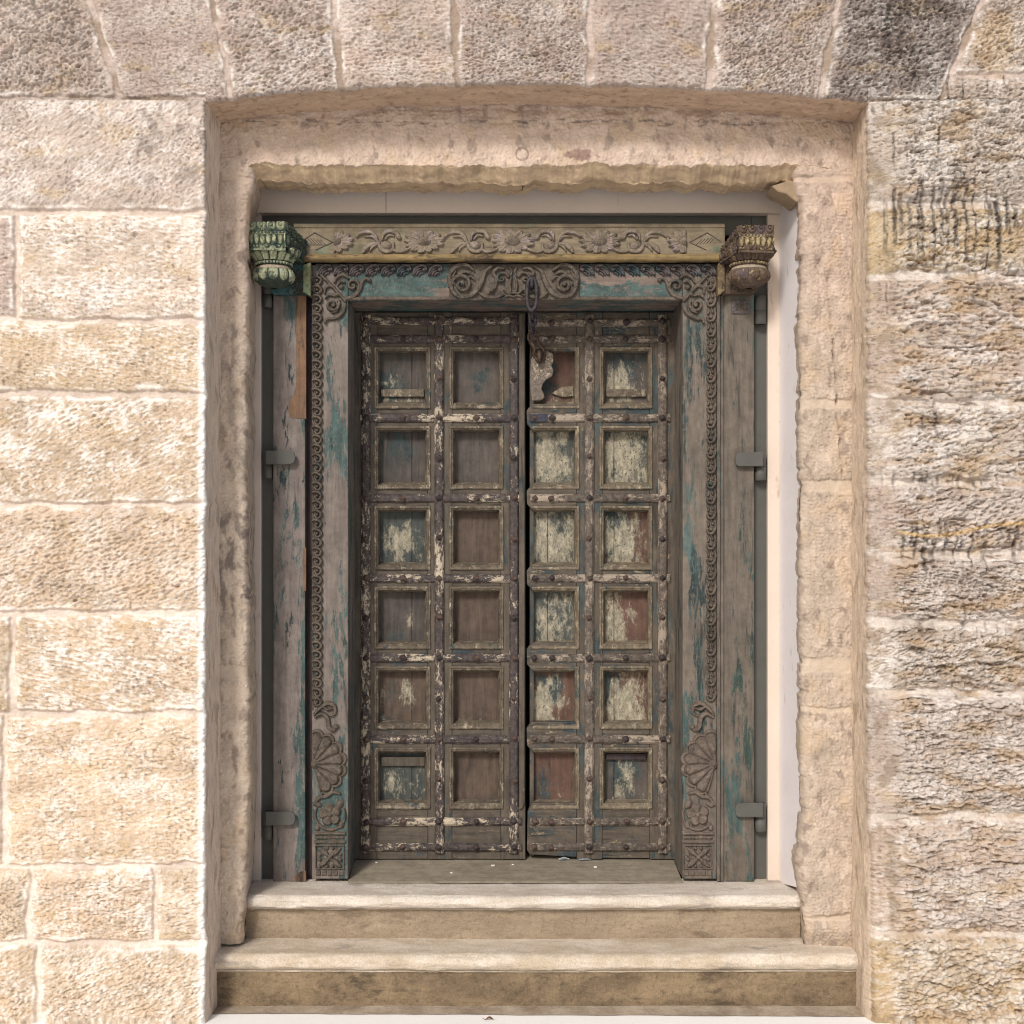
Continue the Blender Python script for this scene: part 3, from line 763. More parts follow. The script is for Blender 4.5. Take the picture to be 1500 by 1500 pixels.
# ------------------------------------------------------------------ steel frame with hinges
steel = thing('steel_door_frame', 'dark grey steel frame with barrel hinges around the old carved doorway', 'door frame', P(742, 1293, -.05))
MB().px(381, 404, 311, 1292, -.05, .06).build('post', M['grey_steel'], steel)
MB().px(1101, 1126, 311, 1292, -.05, .06).build('post', M['grey_steel'], steel)
MB().px(404.2, 1100.8, 311, 345, -.05, .06).build('head_bar', M['grey_steel'], steel)
MB().px(381.5, 1125.5, 311, 316, -.042, .006).build('head_lip', M['grey_steel'], steel, .001)
def hinge(right, y, strap=True):
    mb = MB()
    x0, x1 = (1106, 1122) if right else (386, 399)
    c = P((x0 + x1) / 2, 0, -.02); rad = (P(x1, 0, -.02)[0] - P(x0, 0, -.02)[0]) / 2
    V = []; F = []; n = 20
    za = P(0, y - 1, -.02)[2]; zm = P(0, y + 21, -.02)[2]; zb = P(0, y + 41, -.02)[2]
    rings = [(za, .8), (za - .002, 1), (zm + .0015, 1), (zm + .0006, .86), (zm - .0006, .86), (zm - .0015, 1), (zb + .002, 1), (zb, .8)]
    for z, k in rings:
        for i in range(n):
            a = 2 * math.pi * i / n; V.append((c[0] + rad * k * math.cos(a), c[1] + .004 + rad * k * math.sin(a), z))
    for r in range(len(rings) - 1):
        for i in range(n): F.append((r * n + i, r * n + (i + 1) % n, (r + 1) * n + (i + 1) % n, (r + 1) * n + i))
    F += [tuple(range(n)), tuple(range((len(rings) - 1) * n, len(rings) * n))[::-1]]
    b = pydata('hinge', V, F, M['grey_steel'], steel, True)
    if strap:
        if right: pts = [(1118, y - 1), (1118, y + 20), (1082, y + 20), (1078, y + 17), (1077, y + 9), (1079, y + 2), (1083, y)]
        else: pts = [(389, y), (389, y + 20), (426, y + 20), (431, y + 17), (432.5, y + 10), (431, y + 3), (426, y)]
        MB().pxprism(pts, .016, .010).build('strap', M['grey_steel'], b, .002)
for r, y, st in ((0, 660, 1), (0, 1189, 1), (1, 663, 1), (1, 1177, 1), (0, 410, 0), (1, 434, 0)): hinge(r, y, st)

# ------------------------------------------------------------------ carved relief: ornament drawn as a height field
def spl(pts, n=10):
    p = np.array(pts, float)
    if len(p) < 3: return np.array([p[0] + (p[-1] - p[0]) * t for t in np.linspace(0, 1, n)])
    q = np.vstack([2 * p[0] - p[1], p, 2 * p[-1] - p[-2]]); o = []
    for i in range(1, len(q) - 2):
        for t in np.linspace(0, 1, n, endpoint=(i == len(q) - 3)):
            a, b, c, d = q[i - 1], q[i], q[i + 1], q[i + 2]
            o.append(.5 * ((2 * b) + (c - a) * t + (2 * a - 5 * b + 4 * c - d) * t * t + (3 * b - a - 3 * c + d) * t ** 3))
    return np.array(o)
class Rel:
    def __init__(s, u0, u1, v0, v1, st=.55):
        s.u = np.arange(u0, u1 + st, st); s.v = np.arange(v0, v1 + st, st); s.st = st
        s.U, s.V = np.meshgrid(s.u, s.v); s.H = np.zeros(s.U.shape)
    def win(s, u0, u1, v0, v1):
        a = np.searchsorted(s.u, u0); b = np.searchsorted(s.u, u1); c = np.searchsorted(s.v, v0); d = np.searchsorted(s.v, v1)
        return slice(max(c, 0), d), slice(max(a, 0), b)
    def stroke(s, pts, w, h=.006, groove=0.0, n=10):
        c = spl(pts, n); N = len(c)
        ww = np.interp(np.linspace(0, 1, N), np.linspace(0, 1, len(w)), w) if hasattr(w, '__len__') else np.full(N, float(w))
        for i in range(N - 1):
            a, b = c[i], c[i + 1]; wm = max(ww[i], ww[i + 1]) + .6
            sl = s.win(min(a[0], b[0]) - wm, max(a[0], b[0]) + wm, min(a[1], b[1]) - wm, max(a[1], b[1]) + wm)
            U, V = s.U[sl], s.V[sl]
            if U.size == 0: continue
            d = b - a; L = d @ d + 1e-9
            t = np.clip(((U - a[0]) * d[0] + (V - a[1]) * d[1]) / L, 0, 1)
            q = np.hypot(U - a[0] - t * d[0], V - a[1] - t * d[1]) / np.maximum(.25, ww[i] + (ww[i + 1] - ww[i]) * t)
            pr = h * np.sqrt(np.clip(1 - q ** 2.4, 0, 1))
            if groove: pr = pr - groove * h * np.exp(-(q / .28) ** 2) * (q < 1)
            s.H[sl] = np.maximum(s.H[sl], pr)
    def spiral(s, cx, cy, r, turns, a0, sgn=1, w=(2.6, 1.6), h=.006, rin=1.5, groove=0.0):
        t = np.linspace(0, 1, int(14 * turns) + 4)
        rr = r + (rin - r) * t ** .85; an = math.radians(a0) + sgn * 2 * math.pi * turns * t
        s.stroke(np.stack([cx + rr * np.cos(an), cy + rr * np.sin(an)], 1), w, h, groove, 4)
        s.dome(cx, cy, rin + .9, rin + .9, h * 1.05)
    def dome(s, cx, cy, rx, ry, h=.007, ang=0.0, pw=2.0, add=False):
        m = max(rx, ry) + 1; sl = s.win(cx - m, cx + m, cy - m, cy + m); U, V = s.U[sl] - cx, s.V[sl] - cy
        c, n = math.cos(ang), math.sin(ang)
        q = np.hypot((U * c + V * n) / rx, (-U * n + V * c) / ry)
        pr = h * np.sqrt(np.clip(1 - q ** pw, 0, 1)); s.H[sl] = s.H[sl] + pr if add else np.maximum(s.H[sl], pr)
    def flower(s, cx, cy, R, n=12, h=.008, ry=1.0, core=.34):
        sl = s.win(cx - R - 1, cx + R + 1, cy - R - 1, cy + R + 1); U, V = s.U[sl] - cx, (s.V[sl] - cy) / ry
        r = np.hypot(U, V); th = np.arctan2(V, U) + .2
        pet = np.abs(np.cos(n * th / 2)); Rm = R * (.74 + .26 * pet ** .7 + .05 * np.cos(3 * th))
        q = r / Rm
        hh = h * (.35 + .45 * q) * (1 - sst(.86, 1.0, q)) * (.55 + .45 * pet ** .5 + .12 * np.cos(n * th * 2.0))
        hh[q > 1] = 0
        dome = h * 1.15 * np.sqrt(np.clip(1 - (r / (R * core)) ** 2, 0, 1))
        hat = .10 * h * (np.cos((U + V) * 2.0) + np.cos((U - V) * 2.0)) * (r < R * core)
        hh = np.where(r < R * core, np.maximum(dome + hat, .3 * h), hh)
        s.H[sl] = np.maximum(s.H[sl], hh)
    def rect(s, u0, u1, v0, v1, h, e=1.2):
        sl = s.win(u0 - 1, u1 + 1, v0 - 1, v1 + 1); U, V = s.U[sl], s.V[sl]
        d = np.minimum(np.minimum(U - u0, u1 - U), np.minimum(V - v0, v1 - V)); s.H[sl] = np.maximum(s.H[sl], h * sst(0, e, d))
    def wear(s, seed, k=.25):
        s.H = 1.55 * s.H * (1 + k * fbm(s.U / 12, s.V / 12, 3, seed)) * (s.H > 0)
    def build(s, name, d, mat, parent, floor=None, label=None):
        """floor None: only the carved pieces remain, standing on the board; else the whole ground is kept"""
        s.wear(len(name) * 7)
        sc = SCALE(d); X = (s.U - VX) / sc; Z = CAMH - (s.V - VY) / sc
        keep = None
        if floor is None:
            H = s.H; keep = np.maximum(np.maximum(H[:-1, :-1], H[1:, :-1]), np.maximum(H[1:, 1:], H[:-1, 1:])) > .0003
        Y = -d - s.H + (.0006 if floor is None else -.0012) 
        return grid_mesh(name, X, Y, Z, mat, parent, None, keep)

# ------------------------------------------------------------------ the carved doorway
M['jamb_wood'] = wood('jamb_teal_paint', lin(110, 101, 95), lin(138, 127, 118), [(TEAL, 11, .22, .54, .03, 3.0), (TEAL_D, 17, .18, .66, .03, 9.0)], 'z', .45, 1.0)
M['jamb_wood_b'] = wood('jamb_brown_paint', lin(100, 92, 83), lin(128, 117, 105), [(TEAL, 11, .18, .62, .04, 13.0), (TEAL_D, 16, .15, .60, .05, 5.0)], 'z', .45, 2.0)
M['post_l'] = wood('post_grey_paint', lin(116, 106, 101), lin(142, 131, 123), [(TEAL, 10, .2, .55, .03, 23.0), (TEAL_D, 19, .2, .66, .02, 33.0)], 'z', .4, 3.0)
M['post_r'] = wood('post_brown_paint', lin(96, 88, 79), lin(122, 112, 101), [(TEAL, 12, .22, .64, .04, 43.0), (lin(64, 84, 78), 14, .15, .60, .06, 53.0)], 'z', .4, 4.0)
M['head_wood'] = wood('head_teal_paint', lin(108, 94, 88), lin(140, 124, 112), [(TEAL, 9, .4, .50, .04, 7.0), (lin(112, 136, 134), 24, .4, .66, .03, 17.0)], 'x', .5, 5.0)
M['carve'] = wood('carved_brown_timber', lin(76, 68, 61), lin(116, 105, 93), [(lin(72, 84, 84), 16, .6, .66, .05, 4.0)], 'n', .6, 6.0, cracks=.2)
M['carve_dark'] = wood('carved_slate_timber', lin(72, 67, 68), lin(112, 102, 99), [(lin(76, 92, 96), 16, .6, .58, .06, 4.0)], 'n', .6, 7.0, cracks=.2)
M['lintel_wood'] = wood('lintel_olive_timber', lin(104, 94, 77), lin(134, 121, 100), [(lin(112, 122, 100), 7, .4, .64, .06, 8.0), (CREAM, 60, .5, .75, .02, 18.0)], 'x', .5, 8.0, tone=1.0)
M['lintel_carve'] = wood('lintel_carved_flowers', lin(100, 90, 78), lin(136, 123, 107), [(lin(158, 142, 142), 22, .8, .60, .05, 5.0), (CREAM, 70, 1, .74, .02, 11.0)], 'n', .5, 9.0, cracks=.1, tone=1.0)
M['lintel_mould'] = wood('yellowed_moulding', lin(100, 85, 60), lin(142, 121, 82), [(lin(92, 78, 62), 18, .3, .58, .06, 2.0)], 'x', .5, 10.0, tone=1.0)
M['dark_wood'] = wood('dark_reveal_timber', lin(52, 44, 44), lin(78, 66, 64), [(lin(50, 60, 80), 9, .2, .62, .06, 6.0)], 'z', .5, 11.0)
M['bare'] = wood('bare_orange_timber', lin(98, 76, 60), lin(128, 100, 77), [(lin(72, 58, 50), 14, .15, .58, .08, 3.0)], 'z', .5, 12.0, tone=1.0)
M['sill'] = wood('dusty_sill', lin(116, 107, 93), lin(134, 125, 109), [(lin(150, 142, 128), 30, .6, .72, .03, 3.0)], 'x', .2, 13.0, rough=.85, cracks=.1, tone=1.15)
M['cap_l'] = wood('capital_green_paint', lin(44, 54, 46), lin(74, 84, 70), [(lin(56, 74, 70), 18, .7, .55, .06, 2.0), (lin(140, 150, 118), 40, .7, .66, .05, 12.0)], 'n', .6, 14.0, cracks=.2, tone=1.0)
M['cap_lp'] = wood('capital_pale_green_paint', lin(100, 108, 86), lin(166, 168, 138), [(lin(80, 96, 86), 26, .7, .58, .06, 2.0), (lin(60, 62, 48), 40, .7, .64, .05, 12.0)], 'n', .6, 14.5, cracks=.3, tone=1.0)
M['cap_lt'] = wood('capital_teal_paint', lin(46, 70, 72), lin(70, 104, 106), [(lin(60, 58, 44), 16, .7, .55, .06, 2.0)], 'n', .6, 14.7, cracks=.3, tone=1.0)
M['cap_lc'] = wood('capital_olive_paint', lin(80, 84, 62), lin(122, 124, 94), [(lin(60, 92, 84), 16, .7, .56, .06, 2.0)], 'n', .6, 14.9, cracks=.3, tone=1.0)
M['cap_rc'] = wood('capital_worn_cheek', lin(84, 70, 54), lin(132, 116, 86), [(lin(60, 48, 42), 22, .5, .56, .07, 12.0)], 'n', .6, 15.7, cracks=.3, tone=1.0)
M['cap_neck'] = wood('capital_neck', lin(128, 116, 100), lin(168, 154, 134), [], 'n', .5, 15.9, cracks=.2, tone=1.0)
M['cap_r'] = wood('capital_brown_paint', lin(66, 54, 45), lin(100, 84, 70), [(lin(176, 160, 116), 44, .7, .66, .05, 12.0), (lin(104, 92, 94), 13, .8, .62, .05, 22.0)], 'n', .6, 15.0, cracks=.2, tone=1.0)
M['cap_rp'] = wood('capital_pale_brown_paint', lin(116, 102, 78), lin(168, 153, 114), [(lin(84, 66, 56), 30, .7, .55, .06, 12.0)], 'n', .6, 15.5, cracks=.3, tone=1.0)

frame = thing('carved_door_frame', 'old carved timber doorway with flower lintel, scrolled corners and flaking teal paint', 'door frame', P(740, 1292, 0))
FL = 1291.5
def reljamb_board(): pass
# jambs, with the reveal that runs back to the leaves
jl = MB().px(457, 510, 388, FL - 4, 0, .26).build('jamb', M['jamb_wood'], frame, .003)
jr = MB().px(1000, 1050, 388, FL - 4, 0, .26).build('jamb', M['jamb_wood_b'], frame, .003)
hd = MB().px(510.4, 999.6, 386, 440, 0, .26).build('head', M['head_wood'], frame, .003)
# head roll along the soffit arris
def roll(name, u0, u1, v, d, r, mat, parent, sag=.8):
    s = SCALE(d); n = 60
    pts = [P(u0 + (u1 - u0) * i / n, v + sag * math.sin(i * .9) * .35, d) for i in range(n + 1)]
    V, F = tube_mesh(pts, r / s, 10); return pydata(name, V, F, mat, parent, True)
roll('roll_moulding', 512, 998, 437.5, .001, 3.2, M['carve'], hd)
roll('roll_moulding', 509, 509.5, 0, 0, 1, M['carve'], hd) if False else None
# posts outside the jambs
pl = MB().px(400, 447, 425, FL, -.012, .10).build('post', M['post_l'], frame, .004)
pts = [(434, 432), (448.5, 432), (448.5, 614), (426, 612), (422, 600), (424, 588), (431, 578), (434, 560)]
MB().pxprism(pts, -.0095, .02).build('bare_patch', M['bare'], pl, .0015)
MB().px(443, 448.5, 800, 1292, -.0105, .02).build('bare_strip', M['bare'], pl, .001) if False else None
MB().px(443.5, 448.3, 802, 866, -.0095, .01).build('bare_strip', M['bare'], pl, .001)
MB().pxprism([(431, 1284), (440, 1277), (448, 1276), (448, 1291), (431, 1291)], -.0095, .01).build('bare_patch', M['bare'], pl, .001)
MB().px(447.5, 457.5, 430, FL, -.05, .10).build('groove_board', M['dark_wood'], frame, .001)  # dark timber stands in for the shadow in this groove
pr = MB().px(1060.5, 1105, 425, FL, -.008, .10).build('post', M['post_r'], frame, .004)
MB().px(1050.3, 1055, 420, FL, .004, .10).build('edge_moulding', M['post_r'], frame, .0018)
MB().px(1055.3, 1060.2, 420, FL, -.004, .10).build('edge_moulding', M['post_r'], frame, .0018)
# small numbered plate let into the right post
plate = MB().px(1072, 1098.5, 440, 459.5, -.003, .01).build('number_plate', M['carve_dark'], frame, .0012)
g = Rel(1072, 1099, 440, 460, .4)
for k, (x, pts) in enumerate(((1077, [(0, 3), (3, 1), (5, 3), (4, 6), (0, 10), (6, 10)]), (1084, [(4, 1), (0, 6), (6, 6), (4.5, 3), (4.5, 11)]), (1091, [(0, 2), (4, 1), (4, 5), (1, 6), (5, 8), (3, 11), (0, 10)]))):
    g.stroke([(x + a * .8, 444 + b) for a, b in pts], .8, .0016, 0, 4)
g.build('plate_number', -.0028, M['carve'], plate)
s0 = MB(); a = P(505, 0, 0); b = P(1004, 0, 0)
zs = P(0, 1259.5, -.21)[2]
xa, xb = a[0] + .012, b[0] - .012
s0.hexa([(xa, -.012, ZT1 + .006), (xb, -.012, ZT1 + .006), (xb, -.012, ZT1 + .001), (xa, -.012, ZT1 + .001)], [(xa, .30, zs + .004), (xb, .30, zs + .004), (xb, .30, ZT1 + .001), (xa, .30, ZT1 + .001)]); s0.build('sill', M['sill'], frame, .001)

# lintel beam
lb = MB().px(430, 1062, 331, 374, .03, .12).build('lintel_beam', M['lintel_wood'], frame, .002)
MB().px(430, 1062, 327.5, 333.2, .034, .12).build('top_fillet', M['lintel_wood'], lb, .002)
s_ = SCALE(.04); V = []; F = []; prof = [(0, 372), (.012, 372.5), (.017, 375), (.018, 378), (.014, 381), (.004, 383.5), (-.03, 385)]
nx = 120
for i in range(nx + 1):
    u = 430 + 632 * i / nx
    for k, (dd, vv) in enumerate(prof):
        V.append(P(u, vv + .35 * math.sin(i * .8 + k), .03 + dd))
for i in range(nx):
    for k in range(len(prof) - 1):
        q = i * len(prof) + k; F.append((q, q + 1, q + len(prof) + 1, q + len(prof)))
pydata('moulding', V, F, M['lintel_mould'], lb, True)

fz = Rel(476, 1020, 334, 373)
for cx, cy, R in ((621, 354, 32), (751, 354, 34), (878, 354, 33)): fz.flower(cx, cy, R, 13, .011, .58)
for cx, sg in ((490, 1), (1004, -1)): fz.flower(cx, 354, 30, 13, .011, .62)
fz.H[:, fz.u < 489] = 0; fz.H[:, fz.u > 1005] = 0
def vine(x, sg, R=22):
    f = lambda dx, y: (x + sg * dx, y)
    fz.dome(x, 360, 8.5, 6.5, .011, .2 * sg); fz.stroke([f(-3, 357), f(4, 361)], 1.0, .012)
    fz.stroke([f(-11, 354), f(-9, 364), f(0, 369), f(9, 366), f(11, 356)], (1.5, 3, 3.2, 3, 1.2), .008, .3)       # calyx
    fz.stroke([f(9, 366), f(18, 369), f(28, 367), f(36, 363)], (2.4, 2.8, 2.4, 1.4), .008, .35)
    fz.stroke([f(-6, 352), f(-4, 343), f(4, 339), f(14, 341), f(18, 348)], (1.4, 2.8, 3.4, 3.2, 3.4), .009, .4)       # leaf curling above
    fz.stroke([f(-2, 351), f(4, 345), f(11, 346)], (1.2, 2.2, 1.2), .007, .3)
    fz.dome(x + sg * 19, 349, 3.4, 3.2, .009)
    fz.stroke([f(-12, 356), f(-16, 346), f(-26, 340), f(-38, 342), f(-44, 347)], (1.4, 2.6, 3.2, 2.8, 1.4), .009, .4)
    fz.stroke([f(-14, 354), f(-20, 347), f(-32, 347)], (1.2, 2.0, 1.0), .007, .3)
    fz.stroke([f(-12, 357), f(-22, 358), f(-30, 364), f(-34, 370)], (1.6, 3.4, 4.2, 2.0), .009, .45)
    fz.stroke([f(-12, 358), f(-20, 362), f(-24, 368)], (1.2, 2.4, 1.0), .007, .3)
for x, sg in ((566, 1), (696, 1), (805, -1), (931, -1)): vine(x, sg)
fz.build('flower_frieze', .0308, M['lintel_carve'], lb)
# incised lozenges at the two ends of the beam
lz = Rel(436, 1060, 334, 372, .5)
for x, sg in ((449, 1), (1048, -1)):
    e = lambda a, y: (x + sg * a, y)
    lz.stroke([e(-8, 354), e(12, 341)], .8, .002, 0, 3); lz.stroke([e(12, 341), e(38, 355)], .9, .002, 0, 3); lz.stroke([e(38, 355), e(14, 366)], .8, .002, 0, 3)
    for k in range(5): lz.stroke([e(0 + k * 5, 352 - 2 + k * 1.0 - 3), e(8 + k * 5, 356 + k * .6)], .5, .0014, 0, 2)
lz.build('lozenge_carving', .0302, M['carve'], lb)

# head: running leaf border, middle scrolls, corners
hb = Rel(462, 1050, 386, 407)
def wave_unit(R, x, y, sg, sc=1.0, vert=False):
    T = (lambda a, b: (x + sg * a * sc, y + b * sc)) if not vert else (lambda a, b: (x + sg * b * sc, y + a * sc))
    R.stroke([T(-11, 7), T(-8, -1), T(-1, -6.5), T(7, -5.5), T(9, 0)], (1.2, 2.2, 2.6, 2.2, 1.2), .010)
    R.stroke([T(-9, 6.5), T(-6, 1), T(0, -2.5)], (1.2, 2.0, 1.2), .007)
    R.stroke([T(-6, 7.5), T(-3.5, 3), T(1, 1)], (1.2, 1.9, 1.0), .006)
    R.stroke([T(-2, 8), T(0, 5), T(4, 4.5)], (1.2, 1.8, 1.0), .006)
    c = T(5.4, -.4); R.dome(c[0], c[1], 3.2 * sc, 3.2 * sc, .011)
for k in range(8): wave_unit(hb, 478 + k * 23.0, 396, 1)
for k in range(9): wave_unit(hb, 1037 - k * 22.3, 396, -1)
hb.rect(462, 1050, 386, 388.5, .004)
hb.build('leaf_border', .0008, M['carve_dark'], hd)

mc = Rel(655, 852, 386, 440)
mc.rect(658, 849, 387, 440, .0025)
def half(sg, cx=752.0):
    f = lambda a, y: (cx + sg * a, y)
    G = .35
    mc.spiral(cx + sg * 75, 418, 19, 1.7, 90 if sg > 0 else 90, -1 if sg > 0 else 1, (3.4, 2.4), .010, 2.0, G)
    mc.stroke([f(75, 437), f(62, 434), f(52, 424), f(45, 410), f(40, 398), f(30, 391)], (2.2, 3.6, 4.6, 4.2, 3.0, 1.5), .011, .45)
    mc.stroke([f(92, 420), f(93, 404), f(82, 391), f(68, 390), f(58, 397)], (3.2, 3.6, 3.8, 3.4, 1.6), .011, .45)
    mc.stroke([f(60, 404), f(68, 399), f(76, 401), f(80, 407)], (1.2, 3, 3, 1.4), .009, .4)
    mc.stroke([f(84, 398), f(89, 408), f(86, 418)], (1.2, 2.8, 1.2), .008, .4)
    mc.stroke([f(56, 412), f(62, 406), f(70, 408)], (1.0, 2.4, 1.0), .008, .3)
    mc.stroke([f(50, 430), f(40, 436), f(26, 436), f(14, 433)], (1.5, 3.2, 3.0, 1.4), .010, .4)
    mc.stroke([f(34, 428), f(27, 422), f(25, 410), f(29, 400), f(22, 394), f(14, 395)], (1.4, 2.6, 3.0, 3.0, 2.6, 1.4), .010, .4)
    mc.spiral(cx + sg * 17, 409, 10, 1.1, 200 if sg > 0 else -20, 1 if sg > 0 else -1, (2.6, 2.0), .009, 1.8)
    mc.stroke([f(6, 392), f(2, 398), f(4, 406)], (1, 2.2, 1), .008)
    mc.stroke([f(3, 408), f(5, 418), f(4, 428)], (2.0, 2.4, 1.8), .009)
    mc.stroke([f(14, 426), f(8, 430), f(0, 431)], (1.2, 2.2, 1.8), .008)
    mc.dome(cx + sg * 31, 427, 4.5, 3.5, .010); mc.dome(cx + sg * 37, 432, 3.2, 2.6, .009)
    mc.stroke([f(14, 437), f(7, 434), f(0, 436)], (1.4, 2.4, 1.8), .008)
half(1); half(-1)
mc.H *= 1.5
mc.build('scroll_carving', .0008, M['carve'], hd)

def corner(parent, sg, cx, nm):
    c = Rel(min(cx, cx + sg * 84) - 4, max(cx, cx + sg * 84) + 4, 386, 474)
    f = lambda a, y: (cx + sg * a, y)
    G = .35
    c.stroke([f(14, 404), f(30, 420), f(49, 441)], (2.2, 2.6, 2.0), .008)
    c.stroke([f(50, 438), f(62, 434), f(70, 425), f(75, 412), f(82, 408)], (2.6, 3.2, 3.0, 2.4, 1.4), .010, G)
    c.dome(f(84, 411)[0], 411, 3.3, 3.3, .011)
    c.spiral(f(60, 0)[0], 419, 11, 1.3, 60 if sg > 0 else 120, -sg, (2.6, 2.0), .010, 1.8)
    c.stroke([f(54, 408), f(46, 403), f(37, 407), f(33, 414)], (1.2, 2.6, 2.8, 1.4), .009, G)
    c.dome(f(43, 0)[0], 421, 4.2, 3.6, .010); c.stroke([f(48, 414), f(42, 413), f(38, 419)], (1, 2.0, 1), .008)
    c.stroke([f(49, 446), f(45, 458), f(34, 466), f(22, 468), f(19, 476)], (2.4, 3.2, 3.0, 2.4, 1.4), .010, G)
    c.dome(f(25, 0)[0], 473, 3.2, 3.2, .011) if False else None
    c.spiral(f(30, 0)[0], 447, 11, 1.3, -30 if sg > 0 else 210, sg, (2.6, 2.0), .010, 1.8)
    c.stroke([f(19, 430), f(20, 422), f(27, 419), f(34, 424)], (1.2, 2.6, 2.8, 1.2), .009, G)
    c.stroke([f(20, 437), f(26, 432), f(34, 434)], (1.2, 2.4, 1.2), .009, G); c.dome(f(37, 0)[0], 432, 3.6, 3.2, .010)
    c.stroke([f(40, 450), f(36, 456), f(29, 459)], (1, 2, 1), .008)
    return c.build(nm, .0008, M['carve'], parent)
corner(frame, 1, 457, 'corner_carving'); corner(frame, -1, 1050, 'corner_carving')

# jamb borders
bl = Rel(456, 476, 406, 1048)
y = 412; k = 0
while y < 1030:
    bl.stroke([(458, y - 5), (461, y - 6.6), (467, y - 5.5), (471, y - 1), (468, y + 4), (463, y + 4.5)], (1.4, 2.0, 2.4, 2.4, 2.0, 1.2), .010)
    bl.dome(464.5, y - .5, 2.6, 2.6, .009); bl.stroke([(459, y + 2), (461, y + 6)], 1.3, .006, 0, 3); y += 13.7
bl.rect(457, 459, 406, 1040, .005)
bl.build('leaf_border', .0008, M['carve'], jl)
br = Rel(1026, 1052, 406, 1032)
y = 420
while y < 1020:
    br.stroke([(1046, y - 12), (1047.5, y - 4), (1044, y + 5), (1038, y + 6), (1035.5, y + 1)], (1.4, 2.2, 2.6, 2.2, 1.2), .010)
    br.stroke([(1036, y - 12), (1038, y - 8), (1036.5, y - 4)], (1, 2, 1), .006); br.stroke([(1042, y - 13), (1043.5, y - 7)], (1, 1.8), .006, 0, 3)
    br.dome(1041, y, 3.6, 3.6, .011); y += 22.2
br.rect(1047.6, 1049.8, 406, 1285, .004)
br.build('leaf_border', .0008, M['carve'], jr)

# feet of the jambs: leaf, half rosette (fan), flower, block
def foot(parent, sg, ax):
    R = Rel(min(ax, ax + sg * 52) - 2, max(ax, ax + sg * 52) + 2, 1024, 1290)
    f = lambda a, y: (ax + sg * a, y)
    R.stroke([f(3, 1046), f(12, 1036), f(22, 1030), f(32, 1034), f(33, 1044), f(26, 1048)], (2, 3, 3.4, 3.0, 2.6, 1.4), .010, .35)
    R.stroke([f(4, 1050), f(14, 1045), f(22, 1052), f(24, 1064), f(30, 1069), f(36, 1064)], (2, 2.8, 3.6, 3.6, 3.2, 2.4), .010, .3)
    R.stroke([f(15, 1034), f(22, 1039), f(30, 1037)], (1.2, 2.4, 1.2), .009)
    R.dome(f(34, 0)[0], 1065, 4, 4, .011)
    U, V = (R.U - ax) * sg, R.V - 1119.0
    r = np.hypot(U, V); th = np.degrees(np.arctan2(V, U)); m = (U > 0) & (th > -92) & (th < 74)
    ph = ((th + 92) / 23.2) % 1; pet = np.sin(np.pi * ph)
    Rm = 46 * (.88 + .12 * pet ** .6); q = r / Rm
    hh = np.where(m & (q < 1), .003 + .011 * pet ** .55 * (.35 + .65 * q) * (1 - sst(.93, 1, q)), 0)
    rim = np.where(m, .007 * np.sqrt(np.clip(1 - ((q - 1.06) / .06) ** 2, 0, 1)), 0)
    R.H = np.maximum(R.H, np.maximum(hh, rim))
    R.dome(f(4, 0)[0], 1119, 6.5, 7, .014); R.dome(f(4, 0)[0], 1119, 3, 3, .004, add=True)
    R.stroke([f(2, 1178), f(10, 1168), f(20, 1166), f(30, 1160), f(40, 1162)], (1.6, 2.6, 3, 2.6, 1.4), .009, .3)
    cx, cy = f(26, 1193); U, V = R.U - cx, R.V - cy; r = np.hypot(U, V); t2 = np.arctan2(V, U) + .5
    pet = np.abs(np.cos(2.5 * t2)); q = r / (17 * (.72 + .28 * pet ** .6))
    hh = np.where(q < 1, .003 + .009 * pet ** .5 * (.4 + .6 * q) * (1 - sst(.82, 1, q)), 0); R.H = np.maximum(R.H, hh); R.dome(cx, cy, 4.2, 4.2, .011)
    R.stroke([(cx + 22 * math.cos(a), cy + 22 * math.sin(a)) for a in np.linspace(-.4 if sg > 0 else .6, 3.6, 12)], (1, 2.2, 2.2, 1), .007)
    R.dome(f(40, 0)[0], 1178, 5, 7, .009, .5); R.dome(f(8, 0)[0], 1178, 6, 4, .008, .4)
    R.dome(f(42, 0)[0], 1208, 4.5, 5.5, .008); R.dome(f(7, 0)[0], 1212, 4, 5, .008)
    R.rect(*sorted((f(2, 0)[0], f(49, 0)[0])), 1218, 1222.5, .008); R.rect(*sorted((f(4, 0)[0], f(47, 0)[0])), 1224, 1229, .004)
    for k in range(7): R.dome(f(8 + k * 6, 0)[0], 1226.5, 2.4, 2.2, .007)
    R.rect(*sorted((f(2, 0)[0], f(49, 0)[0])), 1231, 1235, .006)
    a, b = sorted((f(5, 0)[0], f(46, 0)[0]))
    for (p, q_) in (((a, 1238), (b, 1238)), ((a, 1272), (b, 1272)), ((a, 1238), (a, 1272)), ((b, 1238), (b, 1272))): R.stroke([p, q_], 1.1, .005, 0, 3)
    mx = (a + b) / 2
    for dx, dy in ((1, 1), (1, -1), (-1, 1), (-1, -1)):
        R.stroke([(mx + 3 * dx, 1255 + 3 * dy), (mx + 9 * dx, 1255 + 8 * dy), (mx + 15 * dx, 1255 + 13 * dy)], (2.2, 4.2, 1.6), .010, .4)
        R.dome(mx + dx * 15, 1255 + dy * 3.5, 3, 2.6, .008); R.dome(mx + dx * 4, 1255 + dy * 13, 2.6, 2.4, .008)
    R.dome(mx, 1255, 4, 4, .012)
    for k in range(5): R.rect(a + k * 8.3, a + k * 8.3 + 7.3, 1275, 1283, .003)
    return R.build('foot_carving', .0008, M['carve'] if sg > 0 else M['jamb_foot'], parent)
